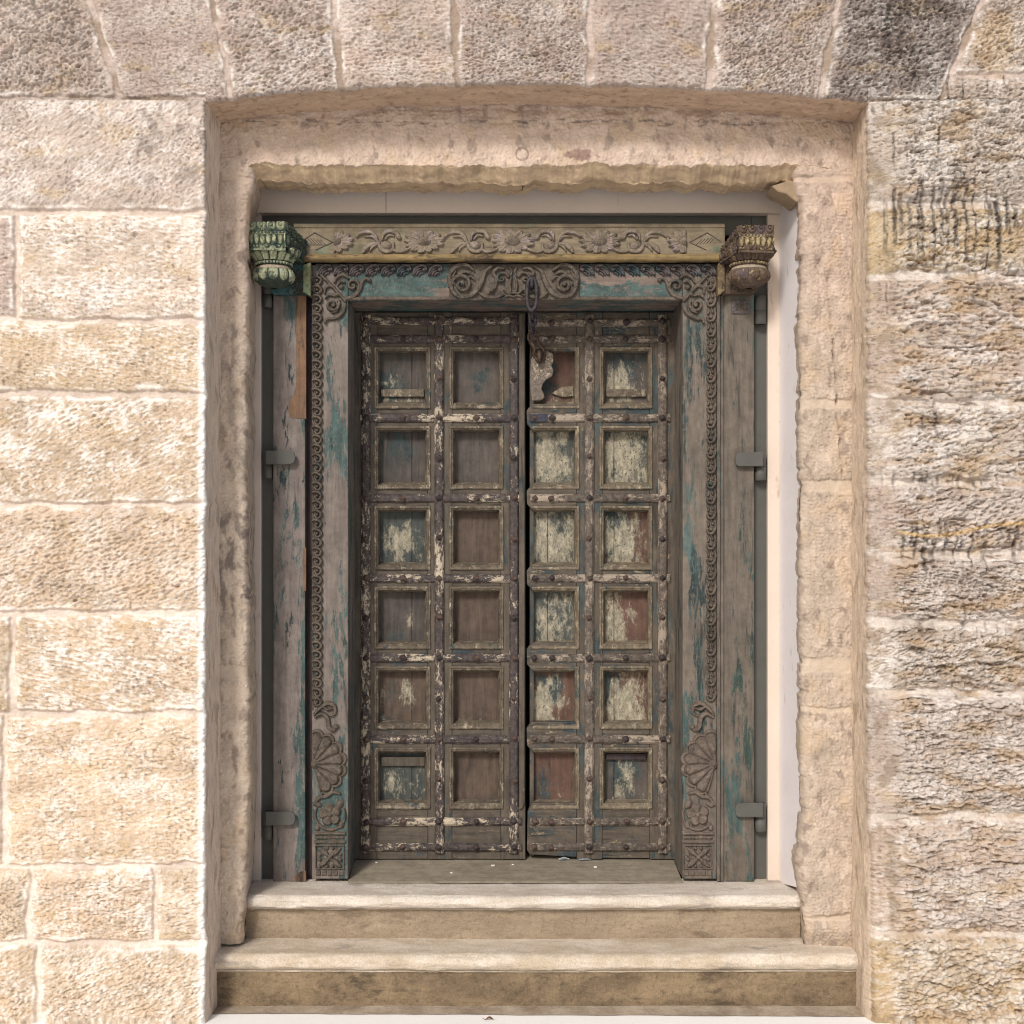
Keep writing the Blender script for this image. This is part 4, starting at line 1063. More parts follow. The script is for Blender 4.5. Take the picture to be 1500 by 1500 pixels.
M['jamb_foot'] = wood('foot_brown_timber', lin(92, 82, 74), lin(128, 114, 102), [(lin(82, 92, 90), 14, .6, .66, .05, 4.0)], 'n', .6, 16.0, cracks=.2)
foot(jl, 1, 458); foot(jr, -1, 1048)

# ------------------------------------------------------------------ capitals at the ends of the lintel
def quad_relief(c4, H, name, mat, parent, flip):
    """carved pieces laid on a quad: c4 = top-left, top-right, bottom-right, bottom-left (3-D)"""
    ny, nx = H.shape; s, t = np.meshgrid(np.linspace(0, 1, nx), np.linspace(0, 1, ny))
    A, B, C_, D_ = [np.array(p) for p in c4]
    Pq = (A * (1 - s)[..., None] + B * s[..., None]) * (1 - t)[..., None] + (D_ * (1 - s)[..., None] + C_ * s[..., None]) * t[..., None]
    N = np.cross(B - A, D_ - A); N /= np.linalg.norm(N)
    if N[1] > 0: N = -N
    H = H * (1 + .25 * fbm(s * 9, t * 6, 3, len(name))); Q = Pq + N * (H - .001)[..., None]
    keep = np.maximum(np.maximum(H[:-1, :-1], H[1:, :-1]), np.maximum(H[1:, 1:], H[:-1, 1:])) > .0004
    return grid_mesh(name, Q[..., 0], Q[..., 1], Q[..., 2], mat, parent, None, keep, True, flip)
def band_rows(w, h, n):
    s, t = np.meshgrid(np.linspace(0, 1, w), np.linspace(0, 1, h))
    ph = (s * n) % 1
    q = np.hypot((ph - .5) / .47, (t - .09) / .20)
    sc = np.where(t < .30, .010 * np.sqrt(np.clip(1 - q ** 2.4, 0, 1)), 0)
    q = np.hypot((ph - .5) / .2, (t - .09) / .075); sc = sc - .007 * np.exp(-(q - .9) ** 2 * 9) * (sc > .002)
    d = (s * n * 2.6) % 1
    de = np.zeros(s.shape)
    for a, b in ((.335, .395), (.80, .85)): de = np.maximum(de, np.where((t > a) & (t < b), .006 * sst(.12, .3, .5 - np.abs(d - .5)), 0))
    for a, b in ((.40, .43), (.855, .875)): de = np.maximum(de, np.where((t > a) & (t < b), .004, 0))
    p2 = (s * n * 1.6) % 1
    q = np.hypot((p2 - .5) / .43, (t - .56) / .215)
    to = np.where((t > .445) & (t < .785), .012 * np.sqrt(np.clip(1 - q ** 3.5, 0, 1)), 0)
    fi = .009 * sst(0, .03, np.minimum(t - .885, 1.0 - t + .02))
    return np.clip(sc, 0, 1), de, to, np.clip(fi, 0, 1)
def lathe_pts(cx, cd, v, r, a, flat):
    sc = SCALE(cd); c = P(cx, 0, cd)
    return (c[0] + r / sc * np.cos(a), c[1] + flat * r / sc * np.sin(a), CAMH - (v - VY) / sc + 0 * a)
def lathe(name, cx, cd, prof, mat, parent, flat=.92):
    """prof: (pixel row, radius in pixels); turned about a vertical axis at depth cd"""
    pr = np.array(prof, float); t = np.linspace(0, 1, 50); k = np.linspace(0, 1, len(pr))
    vv, rr = np.interp(t, k, pr[:, 0]), np.interp(t, k, pr[:, 1]); a = np.linspace(0, 2 * np.pi, 97)
    A, Vv = np.meshgrid(a, vv); _, Rr = np.meshgrid(a, rr); Rr = Rr * (1 + .015 * pn(A * 3, Vv / 5, 4))
    X, Y, Z = lathe_pts(cx, cd, Vv, Rr, A, flat)
    return grid_mesh(name, X, Y, Z, mat, parent, flip=True)
def petals(name, cx, cd, prof, v0, v1, n, hgt, mat, parent, flat=.92, width=.43, tip=0):
    """a ring of carved petals standing on a turned profile; one carving"""
    pr = np.array(prof, float); m = 1100
    vv = np.linspace(v0, v1, 34); rr = np.interp(vv, pr[:, 0], pr[:, 1]); a = np.linspace(0, 2 * np.pi, m)
    A, Vv = np.meshgrid(a, vv); _, Rr = np.meshgrid(a, rr)
    ph = (A * n / (2 * np.pi)) % 1; t = (Vv - v0) / (v1 - v0); ty = np.abs(t - .5) / .5 if tip == 0 else (np.clip(.45 - t, 0, 1) / .45 if tip < 0 else np.clip(t - .55, 0, 1) / .45)
    q = np.hypot((ph - .5) / width, ty ** 1.2)
    H = hgt * np.sqrt(np.clip(1 - q ** 3, 0, 1)) - .35 * hgt * np.exp(-((ph - .5) / .05) ** 2) * (q < .8)
    H = np.clip(H, 0, 9) * (1 + .2 * pn(A * 4, Vv / 4, 3)); keep = np.maximum(H[:-1, :-1], H[1:, 1:]) > .12
    X, Y, Z = lathe_pts(cx, cd, Vv, Rr + H - .3, A, flat)
    return grid_mesh(name, X, Y, Z, mat, parent, None, keep, True, True)
def capital(right):
    mat = M['cap_r'] if right else M['cap_l']; pale = M['cap_rp'] if right else M['cap_lp']
    if right:
        fr = [P(1083, 330, .17), P(1134, 330, .17), P(1133, 372, .17), P(1082, 370, .17)]
        bk = [P(1056, 366, .035), P(1112, 345, .0), P(1112, 378, .0), P(1055, 388, .035)]
        side = [bk[0], fr[0], fr[3], bk[3]]; bx = 1097
    else:
        fr = [P(362, 326, .17), P(418, 324.5, .17), P(419, 368, .17), P(364, 367, .17)]
        bk = [P(398, 345, .0), P(450.5, 356, .035), P(443, 388, .035), P(398, 378, .0)]
        side = [fr[1], bk[1], bk[2], fr[2]]; bx = 401
    root = MB().hexa(fr, bk).build('capital', mat, frame, 0)
    for q4, nn, pre in ((fr, 4.0, 'front'), (side, 4.0, 'side')):
        a, b, c, d = band_rows(220, 170, nn)
        for H, nm, mm in ((a, 'scallop_row', pale if not right else mat), (b, 'dentil_row', pale), (c, 'tongue_row', pale), (d, 'fillet', mat if right else pale)):
            quad_relief(q4, H, nm, mm if pre == 'front' else mat, root, False)
    p1 = [(366, 37), (368, 37), (371, 35), (376, 31), (381, 26), (385, 23), (386, 23)]
    p2 = [(385.5, 22), (386.5, 25), (388, 26.5), (390, 26), (391.5, 23)]
    p3 = [(391, 22), (394, 24), (398, 26.5), (402, 28.5), (407, 29), (412, 27), (417, 21), (421, 13), (423, 5)]
    lathe('leaf_collar', bx + 1, .095, p1, mat, root); petals('collar_leaves', bx + 1, .095, p1, 367.5, 385, 15, 4.2, pale if not right else mat, root, tip=-1)
    lathe('bead_ring', bx, .095, p2, mat, root); petals('beads', bx, .095, p2, 386, 390.5, 34, 2.2, pale, root, width=.36)
    lathe('bulb', bx, .092, p3, mat, root); petals('bulb_petals', bx, .092, p3, 397, 414, 11, 2.6, mat if right else pale, root, tip=1)
    lathe('neck_band', bx, .093, [(391.2, 22.5), (392.2, 24.2), (396, 26.4), (397, 26.0)], M['cap_neck'], root)
    if right:
        MB().pxprism([(1061, 372), (1112, 372), (1110, 424), (1103, 431), (1068, 430), (1058, 432)], .030, .05).build('bracket_block', mat, root, .003)
        MB().pxprism([(1052, 386), (1062, 378), (1062, 426), (1051, 434)], .045, .05).build('bracket_cheek', M['cap_rc'], root, .002)
    else:
        MB().pxprism([(393, 372), (444, 372), (446, 430), (400, 431), (394, 424)], .030, .05).build('bracket_block', M['cap_lt'], root, .003)
        MB().pxprism([(444, 388), (455, 384), (455, 434), (444, 428)], .045, .05).build('bracket_cheek', M['cap_lc'], root, .002)
capital(False); capital(True)

# ------------------------------------------------------------------ the two leaves
LD = -.21
RED = lin(104, 74, 62)
leaf_fr_l = wood('left_leaf_timber', lin(76, 69, 61), lin(108, 98, 86), [(lin(74, 88, 92), 9, .3, .66, .04, 3.0), (lin(186, 170, 144), 34, .3, .70, .03, 5.0)], 'z', .55, 21.0)
leaf_fr_r = wood('right_leaf_timber', lin(78, 70, 62), lin(112, 101, 88), [(lin(78, 91, 91), 12, .35, .56, .07, 3.0), (lin(176, 158, 134), 26, .35, .66, .03, 5.0)], 'z', .55, 22.0)
rail_l = wood('left_rail_timber', lin(74, 67, 60), lin(106, 96, 84), [(lin(76, 88, 92), 9, .3, .64, .04, 3.0), (lin(186, 170, 144), 32, .3, .69, .03, 5.0)], 'x', .55, 23.0)
rail_r = wood('right_rail_timber', lin(76, 69, 61), lin(110, 99, 86), [(lin(68, 82, 87), 12, .35, .57, .07, 3.0), (lin(180, 164, 138), 28, .35, .655, .03, 5.0)], 'x', .55, 24.0)
mould_l = wood('left_panel_moulding', lin(82, 73, 63), lin(124, 112, 96), [(lin(184, 172, 148), 44, .5, .59, .05, 3.0), (lin(72, 94, 98), 16, .5, .66, .04, 6.0)], 'n', .5, 25.0, cracks=.2)
mould_r = wood('right_panel_moulding', lin(94, 84, 71), lin(138, 125, 106), [(lin(184, 171, 145), 42, .5, .58, .05, 3.0), (lin(80, 98, 98), 16, .5, .67, .04, 6.0)], 'n', .5, 26.0, cracks=.2)
IR_D, IR_L = lin(48, 44, 46), lin(82, 72, 68)
FLK = lin(176, 163, 143); FLP = lin(150, 137, 122)
st_vl = [iron('strap_iron_pale', IR_D, IR_L, FLK, t, 'z', s) for t, s in ((.535, 1.0), (.555, 2.0), (.59, 3.0))]
st_vr = [iron('strap_iron_pink', lin(70, 63, 57), lin(106, 95, 85), FLP, t, 'z', s) for t, s in ((.54, 4.0), (.545, 5.0))]
st_hl = [iron('bar_iron_pale', IR_D, IR_L, FLK, t, 'x', s) for t, s in ((.555, 6.0), (.535, 7.0), (.57, 8.0))]
st_hr = [iron('bar_iron_pink', lin(62, 56, 51), lin(98, 88, 79), FLP, t, 'x', s) for t, s in ((.545, 9.0), (.53, 10.0))]
stud_m = iron('stud_iron', lin(58, 48, 44), lin(98, 82, 74)); stud_d = iron('dark_stud_iron', lin(44, 40, 42), lin(72, 62, 58))
ROWS = [(517, 588), (633, 706), (750, 823), (868, 938), (985, 1054), (1104, 1170)]
BARS = [470, 497, 612, 730, 847, 964, 1083, 1204, 1241]
TOP, BOT = 457.5, 1258.5
CRM = lambda amp, cx, cz, rx, rz, thr=.62: (CREAM, 26, .5, thr + .015, .10, 3.0, (amp * .66, cx, cz, rx * 1.15, rz * 1.15))
TLP = lambda amp, cx, cz, rx, rz, thr=.62: (lin(70, 84, 84), 16, .5, thr + .02, .09, 9.0, (amp, cx, cz, rx, rz))
BRN = (lin(78, 66, 58), lin(104, 88, 76)); GRY = (lin(74, 69, 65), lin(98, 90, 84)); RDB = (lin(88, 66, 56), lin(112, 86, 74)); TLB = (lin(60, 66, 65), lin(86, 89, 84))
PAN = {  # column, row -> base pair and coats
    (0, 0): (GRY, [TLP(.25, .2, .3, .6, .5), CRM(.30, .25, .42, .22, .16), CRM(.2, .5, .02, .7, .12)]), (0, 1): (GRY, [TLP(.2, .3, .7, .5, .5)]),
    (0, 2): (TLB, [TLP(.15, .3, .3, .6, .6), CRM(.40, .48, .42, .38, .36)]), (0, 3): (GRY, [TLP(.2, .2, .3, .4, .5), CRM(.34, .68, .42, .14, .18)]),
    (0, 4): (BRN, [TLP(.15, .1, .4, .3, .5), CRM(.45, .60, .55, .15, .22), CRM(.3, .05, .3, .12, .4)]), (0, 5): (TLB, [CRM(.25, .4, .4, .5, .4, .66)]),
    (1, 0): (GRY, [TLP(.3, .55, .5, .3, .3)]), (1, 1): (GRY, []), (1, 2): (BRN, []), (1, 3): (BRN, []), (1, 4): (BRN, [CRM(.2, .5, .02, .8, .14, .66)]), (1, 5): (BRN, []),
    (2, 0): (RDB, [TLP(.40, .25, .45, .42, .6), CRM(.35, .3, .0, .7, .2)]), (2, 1): (TLB, [CRM(.34, .35, .45, .62, .62, .52)]), (2, 2): (TLB, [CRM(.34, .40, .45, .66, .5, .52)]),
    (2, 3): (TLB, [CRM(.36, .55, .35, .4, .5, .56)]), (2, 4): (RDB, [TLP(.5, .35, .6, .4, .5), CRM(.42, .28, .22, .36, .5, .54)]), (2, 5): (RDB, [TLP(.25, .2, .3, .5, .5), CRM(.2, .4, .12, .5, .3, .66)]),
    (3, 0): (GRY, [TLP(.3, .5, .8, .5, .5), CRM(.40, .32, .30, .45, .38, .58)]), (3, 1): (TLB, [CRM(.34, .5, .45, .55, .7, .53)]), (3, 2): (RDB, [TLP(.5, .3, .6, .5, .8), CRM(.36, .40, .4, .42, .55, .55)]),
    (3, 3): (RDB, [TLP(.3, .15, .5, .2, .5), CRM(.50, .22, .38, .34, .60, .55)]), (3, 4): (RDB, [TLP(.4, .12, .7, .25, .6), CRM(.50, .52, .36, .42, .62, .52)]), (3, 5): (GRY, [TLP(.3, .5, .6, .5, .5), CRM(.26, .5, .3, .3, .6, .62)]),
}
def bar(u0, v0, u1, v1, w, d, th, name, mat, parent, seed):
    """flat hand-forged strap with slightly uneven edges and a rounded face"""
    n = 44; L = math.hypot(u1 - u0, v1 - v0); tx, ty = (u1 - u0) / L, (v1 - v0) / L; nx_, ny_ = -ty, tx
    cs = [(-1, 0), (-.96, .55), (-.6, .92), (0, 1), (.6, .92), (.96, .55), (1, 0)]
    i = np.linspace(0, 1, n + 1); e1 = .55 * pn(i * L / 26, i * 0, seed); e2 = .55 * pn(i * L / 26, i * 0, seed + 9); e3 = pn(i * L / 40, i * 0, seed + 17); V = []; F = []
    for k in range(n + 1):
        for c, hh in cs:
            o = c * w / 2 + (e1[k] if c < 0 else e2[k]) * abs(c)
            V.append(P(u0 + (u1 - u0) * i[k] + nx_ * o, v0 + (v1 - v0) * i[k] + ny_ * o, d - .004 + (th + .004) * hh + .0006 * e3[k]))
    m = len(cs)
    for k in range(n):
        for j in range(m - 1): F.append((k * m + j, k * m + j + 1, (k + 1) * m + j + 1, (k + 1) * m + j))
    F.append(tuple(range(m))); F.append(tuple(range(n * m, n * m + m))[::-1])
    me = bpy.data.meshes.new(name); me.from_pydata([tuple(v) for v in V], [], F)
    bm = bmesh.new(); bm.from_mesh(me); bmesh.ops.recalc_face_normals(bm, faces=bm.faces[:]); bm.to_mesh(me); bm.free()
    return link_mesh(name, me, mat, parent, False)

def stud_mesh():
    r = 5.4 / SCALE(LD); h = .015; V = [(0, -h, 0)]; F = []
    for k, (rr, y) in enumerate(((.45, -h * .72), (1.0, -.0035), (1.0, .002))):
        for i in range(8):
            a = math.pi / 4 * i; q = 1.0 if i % 2 == 0 else .84
            V.append((r * rr * q * math.cos(a), y, r * rr * q * math.sin(a)))
    for i in range(8): F.append((0, 1 + i, 1 + (i + 1) % 8))
    for k in range(2):
        for i in range(8): F.append((1 + k * 8 + i, 9 + k * 8 + i, 9 + k * 8 + (i + 1) % 8, 1 + k * 8 + (i + 1) % 8))
    me = bpy.data.meshes.new('stud'); me.from_pydata(V, [], F)
    bm = bmesh.new(); bm.from_mesh(me); bmesh.ops.recalc_face_normals(bm, faces=bm.faces[:]); bm.to_mesh(me); bm.free()
    return me
STUD = stud_mesh(); STUD.materials.append(stud_m); STUD2 = STUD.copy(); STUD2.materials[0] = stud_d
rs_st = random.Random(3)
def stud(u, v, d, parent):
    o = bpy.data.objects.new('stud', STUD if rs_st.random() < .6 else STUD2); COL.objects.link(o); o.parent = parent
    o.location = Vector(P(u + rs_st.uniform(-.8, .8), v + rs_st.uniform(-.8, .8), d)) - wloc(parent)
    k = rs_st.uniform(.82, 1.12); o.scale = (k, rs_st.uniform(.8, 1.1), k); o.rotation_euler = (rs_st.uniform(-.15, .15), rs_st.uniform(-.5, .5), rs_st.uniform(-.15, .15))

def moulding(o, e, left=True, mat=None, parent=None):
    """mitred frame round one sunk panel: o = (u0, u1, v0, v1) of the panel opening"""
    u0, u1, v0, v1 = o
    rings = [(9.0, 11.0, LD - .004), (8.6, 10.4, LD + .0045), (7.6, 9.2, LD + .007), (6.0, 7.4, LD + .0062), (5.0, 6.2, LD + .001), (4.2, 5.0, LD + .002), (3.0, 4.2, LD - .002), (0.0, 0.0, LD - .056)]
    V = []; F = []
    for a, b, d in rings:
        w1 = 1 + .12 * e
        L = u0 - (a if left else 0)
        for (x, y) in ((L, v0 - a), (u1 + a, v0 - a), (u1 + a, v1 + b * w1), (L, v1 + b * w1)): V.append(P(x, y, d))
    n = len(rings)
    for k in range(n - 1):
        for i in range(4):
            if i == 3 and not left: continue
            F.append((k * 4 + i, k * 4 + (i + 1) % 4, k * 4 + 4 + (i + 1) % 4, k * 4 + 4 + i))
    # split long sides so that worn edges can wander
    bm = bmesh.new(); vs = [bm.verts.new(v) for v in V]
    for f in F: bm.faces.new([vs[i] for i in f])
    bmesh.ops.subdivide_edges(bm, edges=[q for q in bm.edges if q.calc_length() > .05], cuts=14, use_grid_fill=True)
    bmesh.ops.recalc_face_normals(bm, faces=bm.faces[:])
    co = np.array([v.co for v in bm.verts]); j = .0016
    dx = pn(co[:, 2] * 22 + u0, co[:, 0] * 22, 41) * j; dz = pn(co[:, 0] * 22 + v0, co[:, 2] * 22, 43) * j; dy = pn(co[:, 0] * 40, co[:, 2] * 40, 47) * j * .7
    for v, a, b, c in zip(bm.verts, dx, dy, dz): v.co += Vector((a, b, c))
    if sum(f.normal.y for f in bm.faces) > 0: bmesh.ops.reverse_faces(bm, faces=bm.faces[:])
    me = bpy.data.meshes.new('moulding'); bm.to_mesh(me); bm.free()
    return link_mesh('moulding', me, mat, parent, False)

def leaf(right):
    if right:
        root = thing('door_leaf', 'right leaf of the studded double door, scalloped edge, flaking cream paint in its panels', 'door', P(880, BOT, LD), 'leaves of the carved double door')
        x0, x1 = 773, 990.5; vx = [863.5, 970.5]; cols = [(780, 840), (887, 947)]
        frm, ral, mld = leaf_fr_r, rail_r, mould_r; sv, sh = st_vr, st_hr; bar0, bar1 = 777, 982; off = 2
    else:
        root = thing('door_leaf', 'left leaf of the old studded double door, plain dark panels and a straight cover strip', 'door', P(645, BOT, LD), 'leaves of the carved double door')
        x0, x1 = 517, 769.5; vx = [536, 643, 753]; cols = [(557, 622), (667, 729)]
        frm, ral, mld = leaf_fr_l, rail_l, mould_l; sv, sh = st_vl, st_hl; bar0, bar1 = 528, 764; off = 0
    # back boards close every gap
    MB().px(x0 + (6 if right else 0), x1, TOP - 6, BOT - (16 if right else 6), LD - .075, .02).build('back_board', M['dark_wood'], root, 0)
    if right: MB().px(776, 782, TOP + 2, BOT - 5, LD - .022, .02).build('edge_strip', frm, root, .002)
    # stiles
    edges = [x0] + [q for c in cols for q in (c[0] - 5, c[1] + 5)] + [x1]
    for k in range(0, len(edges), 2):
        a, b = edges[k], edges[k + 1]
        if right and k == 0: continue
        mb = MB()
        if b - a > 40:      # middle stile, two boards under the strap
            m = (a + b) / 2; mb.px(a, m - .6, TOP, BOT, LD, .05); mb.px(m + .6, b, TOP, BOT, LD - .001, .05)
        else: mb.px(a, b, TOP, BOT, LD, .05)
        mb.build('stile', frm, root, .0015)
    # rails
    lo = [TOP] + [r[1] + 6 for r in ROWS]; hi = [r[0] - 5 for r in ROWS] + [BOT]
    for c, (ca, cb) in enumerate(cols):
        for k in range(7):
            a, b = lo[k], hi[k]
            mb = MB()
            if right and c == 0:
                ch = 7
                if k == 0: p = [(773, a), (cb + 4.6, a), (cb + 4.6, b), (781, b), (774, b - 12)]
                elif k == 6: p = [(780, a), (cb + 4.6, a), (cb + 4.6, b - 3), (776, b - 7), (772, b - 13), (773, a + 14)]
                else: p = [(779, a - 2), (cb + 4.6, a - 2), (cb + 4.6, b + 1), (779, b + 1), (772, b - ch), (771.5, a + ch)]
                mb.pxprism(p, LD + .002, .05)
            else: mb.px(ca - 4.6, cb + 4.6, a, b - (1.5 if right and k == 6 else 0), LD - .0025, .045)
            mb.build('rail', ral, root, .002)
    # panels with mouldings
    for c, cc in enumerate(cols):
        for r, rr in enumerate(ROWS):
            key = (c + off, r); base, coats = PAN[key]
            mat = wood('panel_timber', base[0], base[1], coats, 'z', .35, 3.1 * (key[0] * 6 + r) + 1.7, cracks=.35)
            mb = MB(); a, b = cc; op = right and c == 0
            a2 = a - 3 if not op else a - 2
            if key[0] in (0, 3) or (op and r in (2, 3)):
                sp = {0: a + 46, 3: a + 12, 2: a + 22}[key[0]]
                mb.px(a2, sp, rr[0] - 4, rr[1] + 6, LD - .050, .012); mb.px(sp + .8, b + 3, rr[0] - 4, rr[1] + 6, LD - .0515, .012)
            else: mb.px(a2, b + 3, rr[0] - 4, rr[1] + 6, LD - .050, .012)
            p = mb.build('panel', mat, root, .0008)
            moulding((a, b, rr[0], rr[1]), max(0, r - 1), not op, mld, p)
            if key in ((0, 0), (3, 0)): MB().px(a + 1, b - 1, rr[1] - 18, rr[1] - 7, LD - .038, .014).build('batten', mould_l, p, .0015)
            if key == (2, 0): MB().pxprism([(808, 576), (822, 567), (840, 565), (840, 580), (824, 582)], LD - .038, .014).build('batten', mould_r, p, .0015)
            if key == (0, 5): MB().px(a + 1, b, rr[0] + 5, rr[0] + 18, LD - .034, .018).build('batten', leaf_fr_l, p, .0015)
            if key == (3, 5): MB().px(a + 1, b - 1, rr[0], rr[0] + 9, LD - .034, .018).build('batten', M['dark_wood'], p, .0015)
    # iron straps and studs
    mids = [(BARS[k] + BARS[k + 1]) / 2 for k in range(1, 7)]
    for k, x in enumerate(vx):
        s = bar(x, 461, x + (.8 if k == 1 else -.5), 1250, 14, LD + .001, .014, 'iron_strap', sv[k % len(sv)], root, 60 + k + 10 * right)
        for y in BARS: stud(x, y, LD + .0142, s)
        for y in mids: stud(x, y + rs_st.uniform(-2, 2), LD + .0142, s)
    xs = [(bar0 + 0 if i == 0 else 0) for i in range(0)]
    for k, y in enumerate(BARS):
        yy = y + (2.5 if right and k == 0 else 0)
        s = bar(bar0, yy, bar1, yy - (.6 if k % 2 else -.4), 12.5, LD - .001, .0110, 'iron_bar', sh[(k * 2 + k // 3) % len(sh)], root, 80 + k + 20 * right)
        for x in ((808, 917) if right else (590, 698)): stud(x, yy, LD + .0095, s)
        if right and k > 1: stud(783, yy, LD + .0095, s)
    if right:
        MB().px(776, 803, 606.5, 617.5, LD + .0108, .004).build('iron_patch', iron('dark_patch_iron', lin(40, 42, 54), lin(62, 62, 72)), root, .0012)
        pts = [(778, 527), (783, 516), (800, 513), (810, 518), (811, 528), (808, 535), (811, 543), (809, 551), (800, 556), (795, 563), (793, 570), (796, 575), (798, 582), (793, 586), (779, 587), (776, 560)]
        MB().pxprism(pts, LD + .014, .012).build('hasp_plate', iron('hasp_iron', lin(82, 74, 67), lin(116, 105, 95), lin(176, 160, 138), .60, 'n', 11.0), root, .003)
    else:
        MB().pxprism([(760.5, TOP + 2), (768.5, TOP + 2), (768.5, 1176), (765, 1184), (760.5, 1186)], LD + .012, .014).build('cover_strip', frm, root, .002)
    return root
leaf(False); leaf(True)

# ------------------------------------------------------------------ chain from the head to the right leaf
M['chain'] = iron('chain_iron', lin(34, 32, 38), lin(66, 60, 62), None, rough=.5)
M['hook'] = iron('hook_iron', lin(52, 40, 34), lin(86, 68, 56), None, rough=.5)
chain = thing('door_chain', 'iron chain hanging from the carved head down to the hasp of the right leaf', 'chain', P(779, 408, .03))
V, F = tube_mesh([P(779, 404, -.01), P(779, 405, .02), P(779, 409, .034), P(779, 416, .036), P(779, 421, .028), P(779, 423, .0), P(779, 424, -.01)], .0075, 8)
pydata('staple', V, F, M['chain'], chain, True)
def link(cx, cy, cd, hu, hv, r, rot, name='link'):
    """oblong ring: half sizes hu, hv in pixels, turned rot about its long (vertical) axis"""
    s = SCALE(cd); c = Vector(P(cx, cy, cd)); pts = []
    for i in range(24):
        a = 2 * math.pi * i / 24; x = math.copysign(abs(math.cos(a)) ** .75, math.cos(a)) * hu / s; z = math.copysign(abs(math.sin(a)) ** .9, math.sin(a)) * hv / s
        pts.append(c + Vector((x * math.cos(rot), x * math.sin(rot), z)))
    V, F = tube_mesh(pts, r, 8, True); return pydata(name, V, F, M['chain'], chain, True)
link(779, 431, .030, 7.2, 23.5, .0078, .05)
for k, (y, d_, ro) in enumerate(((457, -.02, 1.15), (468, -.06, .35), (479, -.10, 1.2))): link(781 - k * .4, y, d_, 4.8, 9.0, .0052, ro)
e8 = [(781, 485), (775, 489), (774, 496), (779, 503), (783, 510), (782, 519), (786, 526), (791, 530), (796, 526), (798, 519), (796, 512), (790, 505), (787, 498), (788, 490)]
cc = spl(e8 + [e8[0]], 5)[:-1]
V, F = tube_mesh([P(u, v, -.15 - .035 * (v - 485) / 45 + .006 * math.sin(i * .4)) for i, (u, v) in enumerate(cc)], .0060, 8, True)
pydata('hook', V, F, M['hook'], chain, True)
V, F = tube_mesh([P(790, 515, -.20), P(790, 516, -.165), P(790, 522, -.158), P(790, 528, -.165), P(790, 530, -.20)], .0085, 8)
pydata('hasp_staple', V, F, M['hook'], chain, True)

# ------------------------------------------------------------------ small things
nail = thing('bent_nail', 'small rusty bent nail hanging from the underside of the chipped stone lintel', 'nail', P(765, 264, .1))
V, F = tube_mesh([P(765, 258, .17), P(765, 266, .172), P(766, 274, .175), P(764.5, 279, .178), P(763.5, 280, .182)], [.0032, .003, .0028, .002, .001], 6)
pydata('shank', V, F, M['hook'], nail, True)
V, F = tube_mesh([P(761, 263.5, .17), P(772, 262.5, .17)], .0028, 6); pydata('crossbar', V, F, M['hook'], nail, True)

t_ = NT('white_flake'); M['flake'] = t_.done(t_.mix(t_.noise(t_.coord(), 90), lin(196, 196, 190), lin(226, 224, 216)), .8)
t_ = NT('blue_grey_flake'); M['flake_b'] = t_.done(t_.mix(t_.noise(t_.coord(), 90), lin(84, 96, 104), lin(140, 150, 154)), .6)
t_ = NT('dry_leaf'); M['dry'] = t_.done(t_.mix(t_.noise(t_.coord(), 80), lin(70, 44, 30), lin(120, 84, 52)), .8)
def crumb(name, label, cat, u, v, d, size, mat, seed, group=None, base=None, flat=.5):
    rs = random.Random(seed); c = Vector(P(u, v, d)); c.z = base if base is not None else c.z
    root = thing(name, label, cat, c, group)
    bm = bmesh.new(); bmesh.ops.create_icosphere(bm, subdivisions=2, radius=size)
    for q in bm.verts:
        k = 1 + rs.uniform(-.3, .3); q.co = Vector((q.co.x * k, q.co.y * k * .8, max(q.co.z * k * flat, -size * .3)))
    lo_ = min(q.co.z for q in bm.verts)
    for q in bm.verts: q.co += c + Vector((0, 0, -lo_))
    me = bpy.data.meshes.new(name); bm.to_mesh(me); bm.free(); link_mesh('body', me, mat, root)
    return root
def sill_z(d): return ZT1 + .006 + (zs + .004 - ZT1 - .006) * (-d + .012) / .312
def sill_d(v):   # depth of the point of the sill seen at pixel row v
    d = -.1
    for _ in range(12): d = D - FPX * (CAMH - sill_z(d)) / (v - VY)
    return d
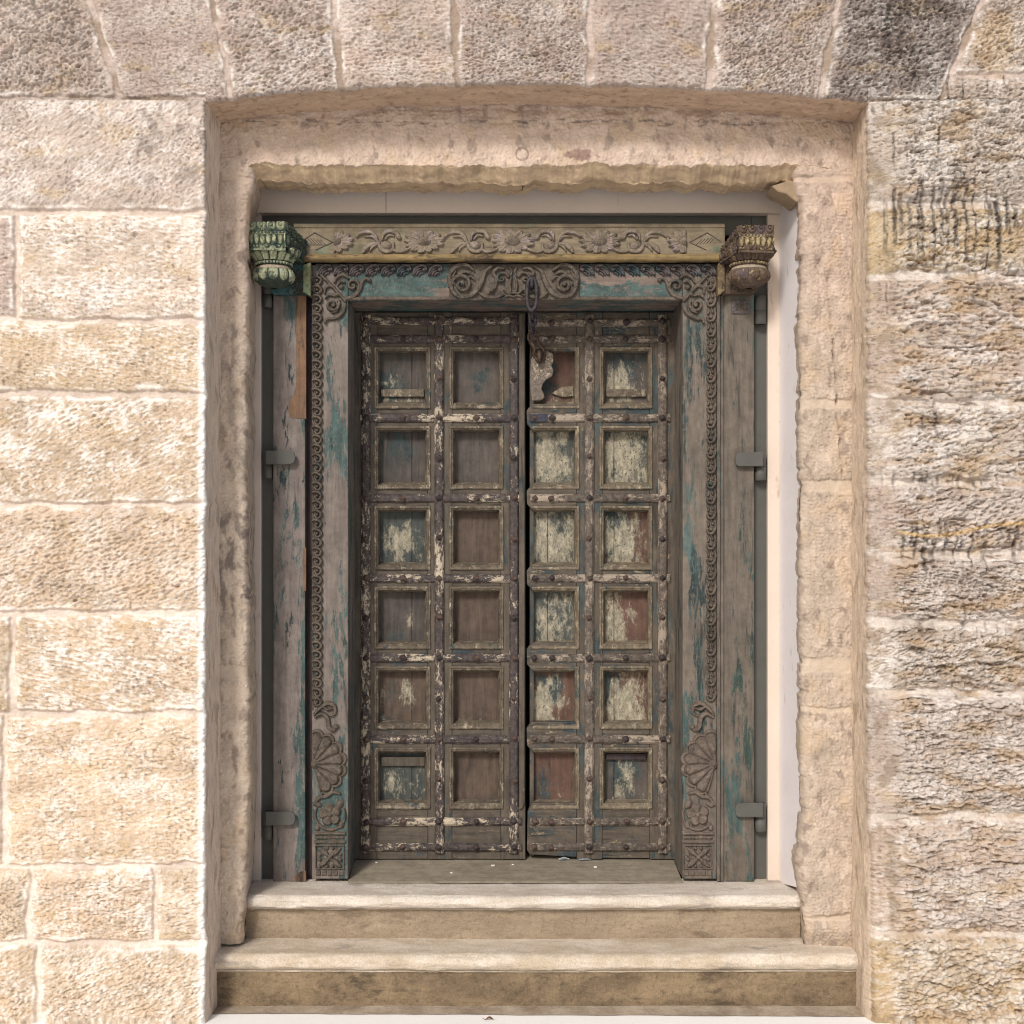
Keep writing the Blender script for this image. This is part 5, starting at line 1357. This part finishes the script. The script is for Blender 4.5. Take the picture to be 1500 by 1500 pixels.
for (u, v, r, lab) in ((722, 1269, .008, 'white paint crumb on the sill below the middle of the doors'), (751, 1267, .0045, 'tiny white crumb beside the larger one at the middle of the sill'),
                       (551, 1264, .005, 'pale crumb on the sill at the foot of the left leaf'), (872, 1271, .007, 'white crumb on the sill under the right leaf'),
                       (661, 1279, .005, 'faint pale crumb near the front edge of the sill under the left leaf')):
    crumb('paint_crumb', lab, 'crumb', u, v, sill_d(v), r, M['flake'], int(u), 'paint crumbs on the sill', sill_z(sill_d(v)))
def feather(u0, v0, u1, v1, w, lab):
    d0 = sill_d(1260.5) ; a = Vector(P(u0, v0, d0)); b = Vector(P(u1, v1, d0)); a.z = b.z = sill_z(d0) + .002
    root = thing('small_feather', lab, 'feather', a, 'feathers under the right leaf')
    V = []; F = []; n = 12; dirv = (b - a); side = Vector((0, 1, .35)).normalized()
    for i in range(n + 1):
        t = i / n; p = a + dirv * t + Vector((0, 0, .006 * math.sin(t * 3))); ww = w * math.sin(math.pi * min(.98, t * .9 + .08))
        V += [p - side * ww, p + Vector((0, 0, .003)), p + side * ww]
    for i in range(n):
        for k in range(2): F.append((3 * i + k, 3 * i + k + 1, 3 * i + 4 + k, 3 * i + 3 + k))
    pydata('vane', V, F, M['flake_b'], root, True)
    V, F = tube_mesh([a + Vector((0, 0, .004)), (a + b) / 2 + Vector((0, 0, .011)), b + Vector((0, 0, .004))], .0008, 5); pydata('quill', V, F, M['flake'], root)
feather(847, 1258, 866, 1254, .009, 'blue grey feather lying under the bottom edge of the right leaf')
feather(818, 1255, 834, 1254, .006, 'smaller grey feather tucked under the right leaf near its scalloped edge')
lf = thing('dry_leaf', 'scrap of curled brown dry leaf on the pale pavement before the steps', 'leaf', (P(717, 0, .42)[0], -.42, .0))
V = []; F = []; c = Vector((P(717, 0, .40)[0], -.405, .002))
for i in range(7):
    t = i / 6; ww = .007 * math.sin(math.pi * min(.95, t + .05))
    for k in (-1, 0, 1): V.append(c + Vector((-.012 + .024 * t, ww * k, .004 * abs(k) + .006 * math.sin(t * 3))))
for i in range(6):
    for k in range(2): F.append((3 * i + k, 3 * i + k + 1, 3 * i + 4 + k, 3 * i + 3 + k))
pydata('blade', V, F, M['dry'], lf, True)
V, F = tube_mesh([c + Vector((-.012, 0, .001)), c + Vector((-.022, .003, .004))], .0009, 5); pydata('stalk', V, F, M['dry'], lf)
